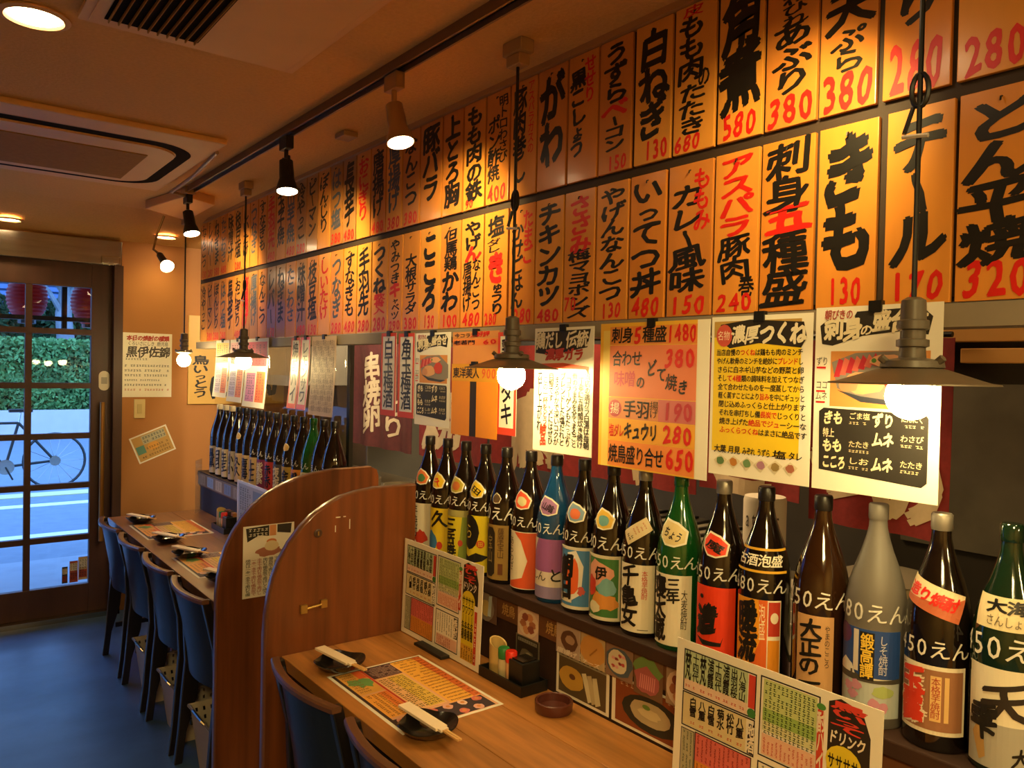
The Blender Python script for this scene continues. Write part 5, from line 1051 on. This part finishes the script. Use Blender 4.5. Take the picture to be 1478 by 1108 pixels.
def noren(y0, y1, z0, z1, x, its, m, lb, wav=.012):
    w, h = y0-y1, z1-z0; s = Sheet(w, h); n = 24; v = []; f = []
    for z in (0, -.002):
        for j in range(5):
            for i in range(n+1): v.append((w*i/n, h*j/4, z))
    for l in (0, 1):
        for j in range(4):
            for i in range(n): a = l*5*(n+1)+j*(n+1)+i; q = (a, a+1, a+n+2, a+n+1); f.append(q if not l else q[::-1])
    s.add(v, f, m)
    ph = random.random()*6
    def fn(P): return np.stack([x-P[:, 2]-wav*np.sin(P[:, 0]*28+ph)*(1-P[:, 1]/h*.7), y0-P[:, 0], z0+P[:, 1]], 1)
    s.V = [fn(np.concatenate(s.V))]; o = s.build('hanging_cloth', smooth=True); tag(o, lb, 'curtain', 'maroon cloths hanging in the kitchen')
    p = Sheet(w, h)
    for t, a0, b0, a1, b1, bo in its: p.vtext(t, a0, b0, a1, b1, CREAM, 4, bo)
    p.mapped(fn, .02, None); p.build('cloth_lettering', o)
noren(4.03, 3.37, 1.13, 1.70, 1.99, [('串焼卵', .2, .14, .46, .88, .03), ('とり', .56, .12, .84, .5, .03)], NOR2, 'dark maroon cloth with cream 串焼 writing beside the glass post')
noren(3.34, 2.75, 1.13, 1.66, 2.0, [('焼', .1, .1, .65, .62, .04)], NOR, 'maroon cloth with one cream character behind the paired strips')
noren(2.72, 2.12, 1.16, 1.66, 2.0, [('鳥', .15, .02, .8, .6, .05)], NOR, 'maroon cloth behind the orange hanging menu cover')
noren(2.10, 1.62, 1.17, 1.66, 2.0, [('や', .2, .02, .85, .5, .06)], NOR, 'maroon cloth behind the handwritten broth poster')
noren(1.60, 1.24, 1.20, 1.66, 2.0, [('き', .05, .0, .9, .5, .06)], NOR, 'maroon cloth behind the yellow meatball poster')
noren(1.22, .84, 1.16, 1.66, 2.0, [('つ', .0, .12, .5, .5, .07), ('の', .5, .05, .98, .45, .07)], NOR, 'maroon cloth with round cream strokes, nearest the lamp')
tag(MB().tube([(2.03, .86, 1.67), (2.03, 4.05, 1.70)], .007, BLKM, 8).build('curtain_rail'), 'thin dark rail carrying the maroon cloths', 'rail')
def kit(name, lb, cat, prof, x, y, m, z=.93, grp=None, n=28):
    o = MB().lathe(prof, m, (x, y, z), n).build(name, smooth=True); tag(o, lb, cat, grp); return o
o = kit('paper_canister', 'white cylindrical canister standing behind the bottles under the yellow poster', 'canister', [(.0001, 0), (.055, 0), (.055, .30), (.052, .31), (.0001, .31)], 1.80, 1.22, WHITEP)
s = Sheet(.1, .05); s.htext('attic', 0, 0, 1, 1, '4a4038', 1); s.mapped(lambda P: np.stack([1.80+(.0555+P[:, 2])*np.cos(PI+.45+(P[:, 0]-.05)/.055), 1.22+(.0555+P[:, 2])*np.sin(PI+.45+(P[:, 0]-.05)/.055), 1.16+P[:, 1]], 1), .008); s.build('lettering', o)
for k in range(4): kit('stacked_bowl', '%s bowl of the white stack beside the canister' % ('lowest', 'second', 'third', 'topmost')[k], 'bowl', [(.0001, 0), (.03, 0), (.06, .03), (.062, .034), (.058, .034), (.028, .006), (.0001, .005)], 1.74, 1.04, mat('white china', 'd8d0c4', rough=.2, amt=.04), .93+k*.03, 'white bowls stacked in the kitchen')
for k, (x, y) in enumerate(((1.75, 3.4), (1.78, 3.12), (1.72, 2.9))):
    kit('steel_pot', ('left', 'middle', 'right')[k]+' small steel pot seen through the gap between the dividers', 'pot', [(.0001, 0), (.07, 0), (.075, .01), (.075, .10), (.072, .10), (.07, .012), (.0001, .01)], x, y, KS, grp='steel pots in the gap')
kit('green_tin', 'short tin standing on the kitchen counter behind the green bottle', 'tin', [(.0001, 0), (.04, 0), (.04, .1), (.0001, .1)], 1.72, .93, mat('pale green tin', '9aa080', rough=.3, amt=.1))
kit('steel_pot', 'wide steel pot with lid behind the frosted bottle', 'pot', [(.0001, 0), (.11, 0), (.115, .01), (.115, .13), (.12, .135), (.06, .15), (.0001, .155)], 1.95, .95, KS)
kit('plate_stack', 'stack of pale plates behind the rightmost bottles', 'plates', [(.0001, 0), (.07, 0), (.11, .012), (.07, .014), (.11, .026), (.07, .028), (.11, .04), (.07, .042), (.11, .054), (.0001, .045)], 1.95, .62, WHITEP)
o = MB().box(1.7, 2.1, 1.35, 1.95, .93, 1.08, KS).build('bar_grill', bevel=.004); tag(o, 'low steel grill unit on the kitchen counter behind the middle bottles', 'grill')
for k in range(8): MB().box(1.72, 2.08, 1.40+k*.065, 1.41+k*.065, 1.08, 1.088, BLKM).build('grill_bar', o)
o = MB().box(1.70, 2.15, 2.2, 2.8, .93, 1.02, KD).build('stove', bevel=.006); tag(o, 'dark low stove on the kitchen counter behind the near divider', 'stove')
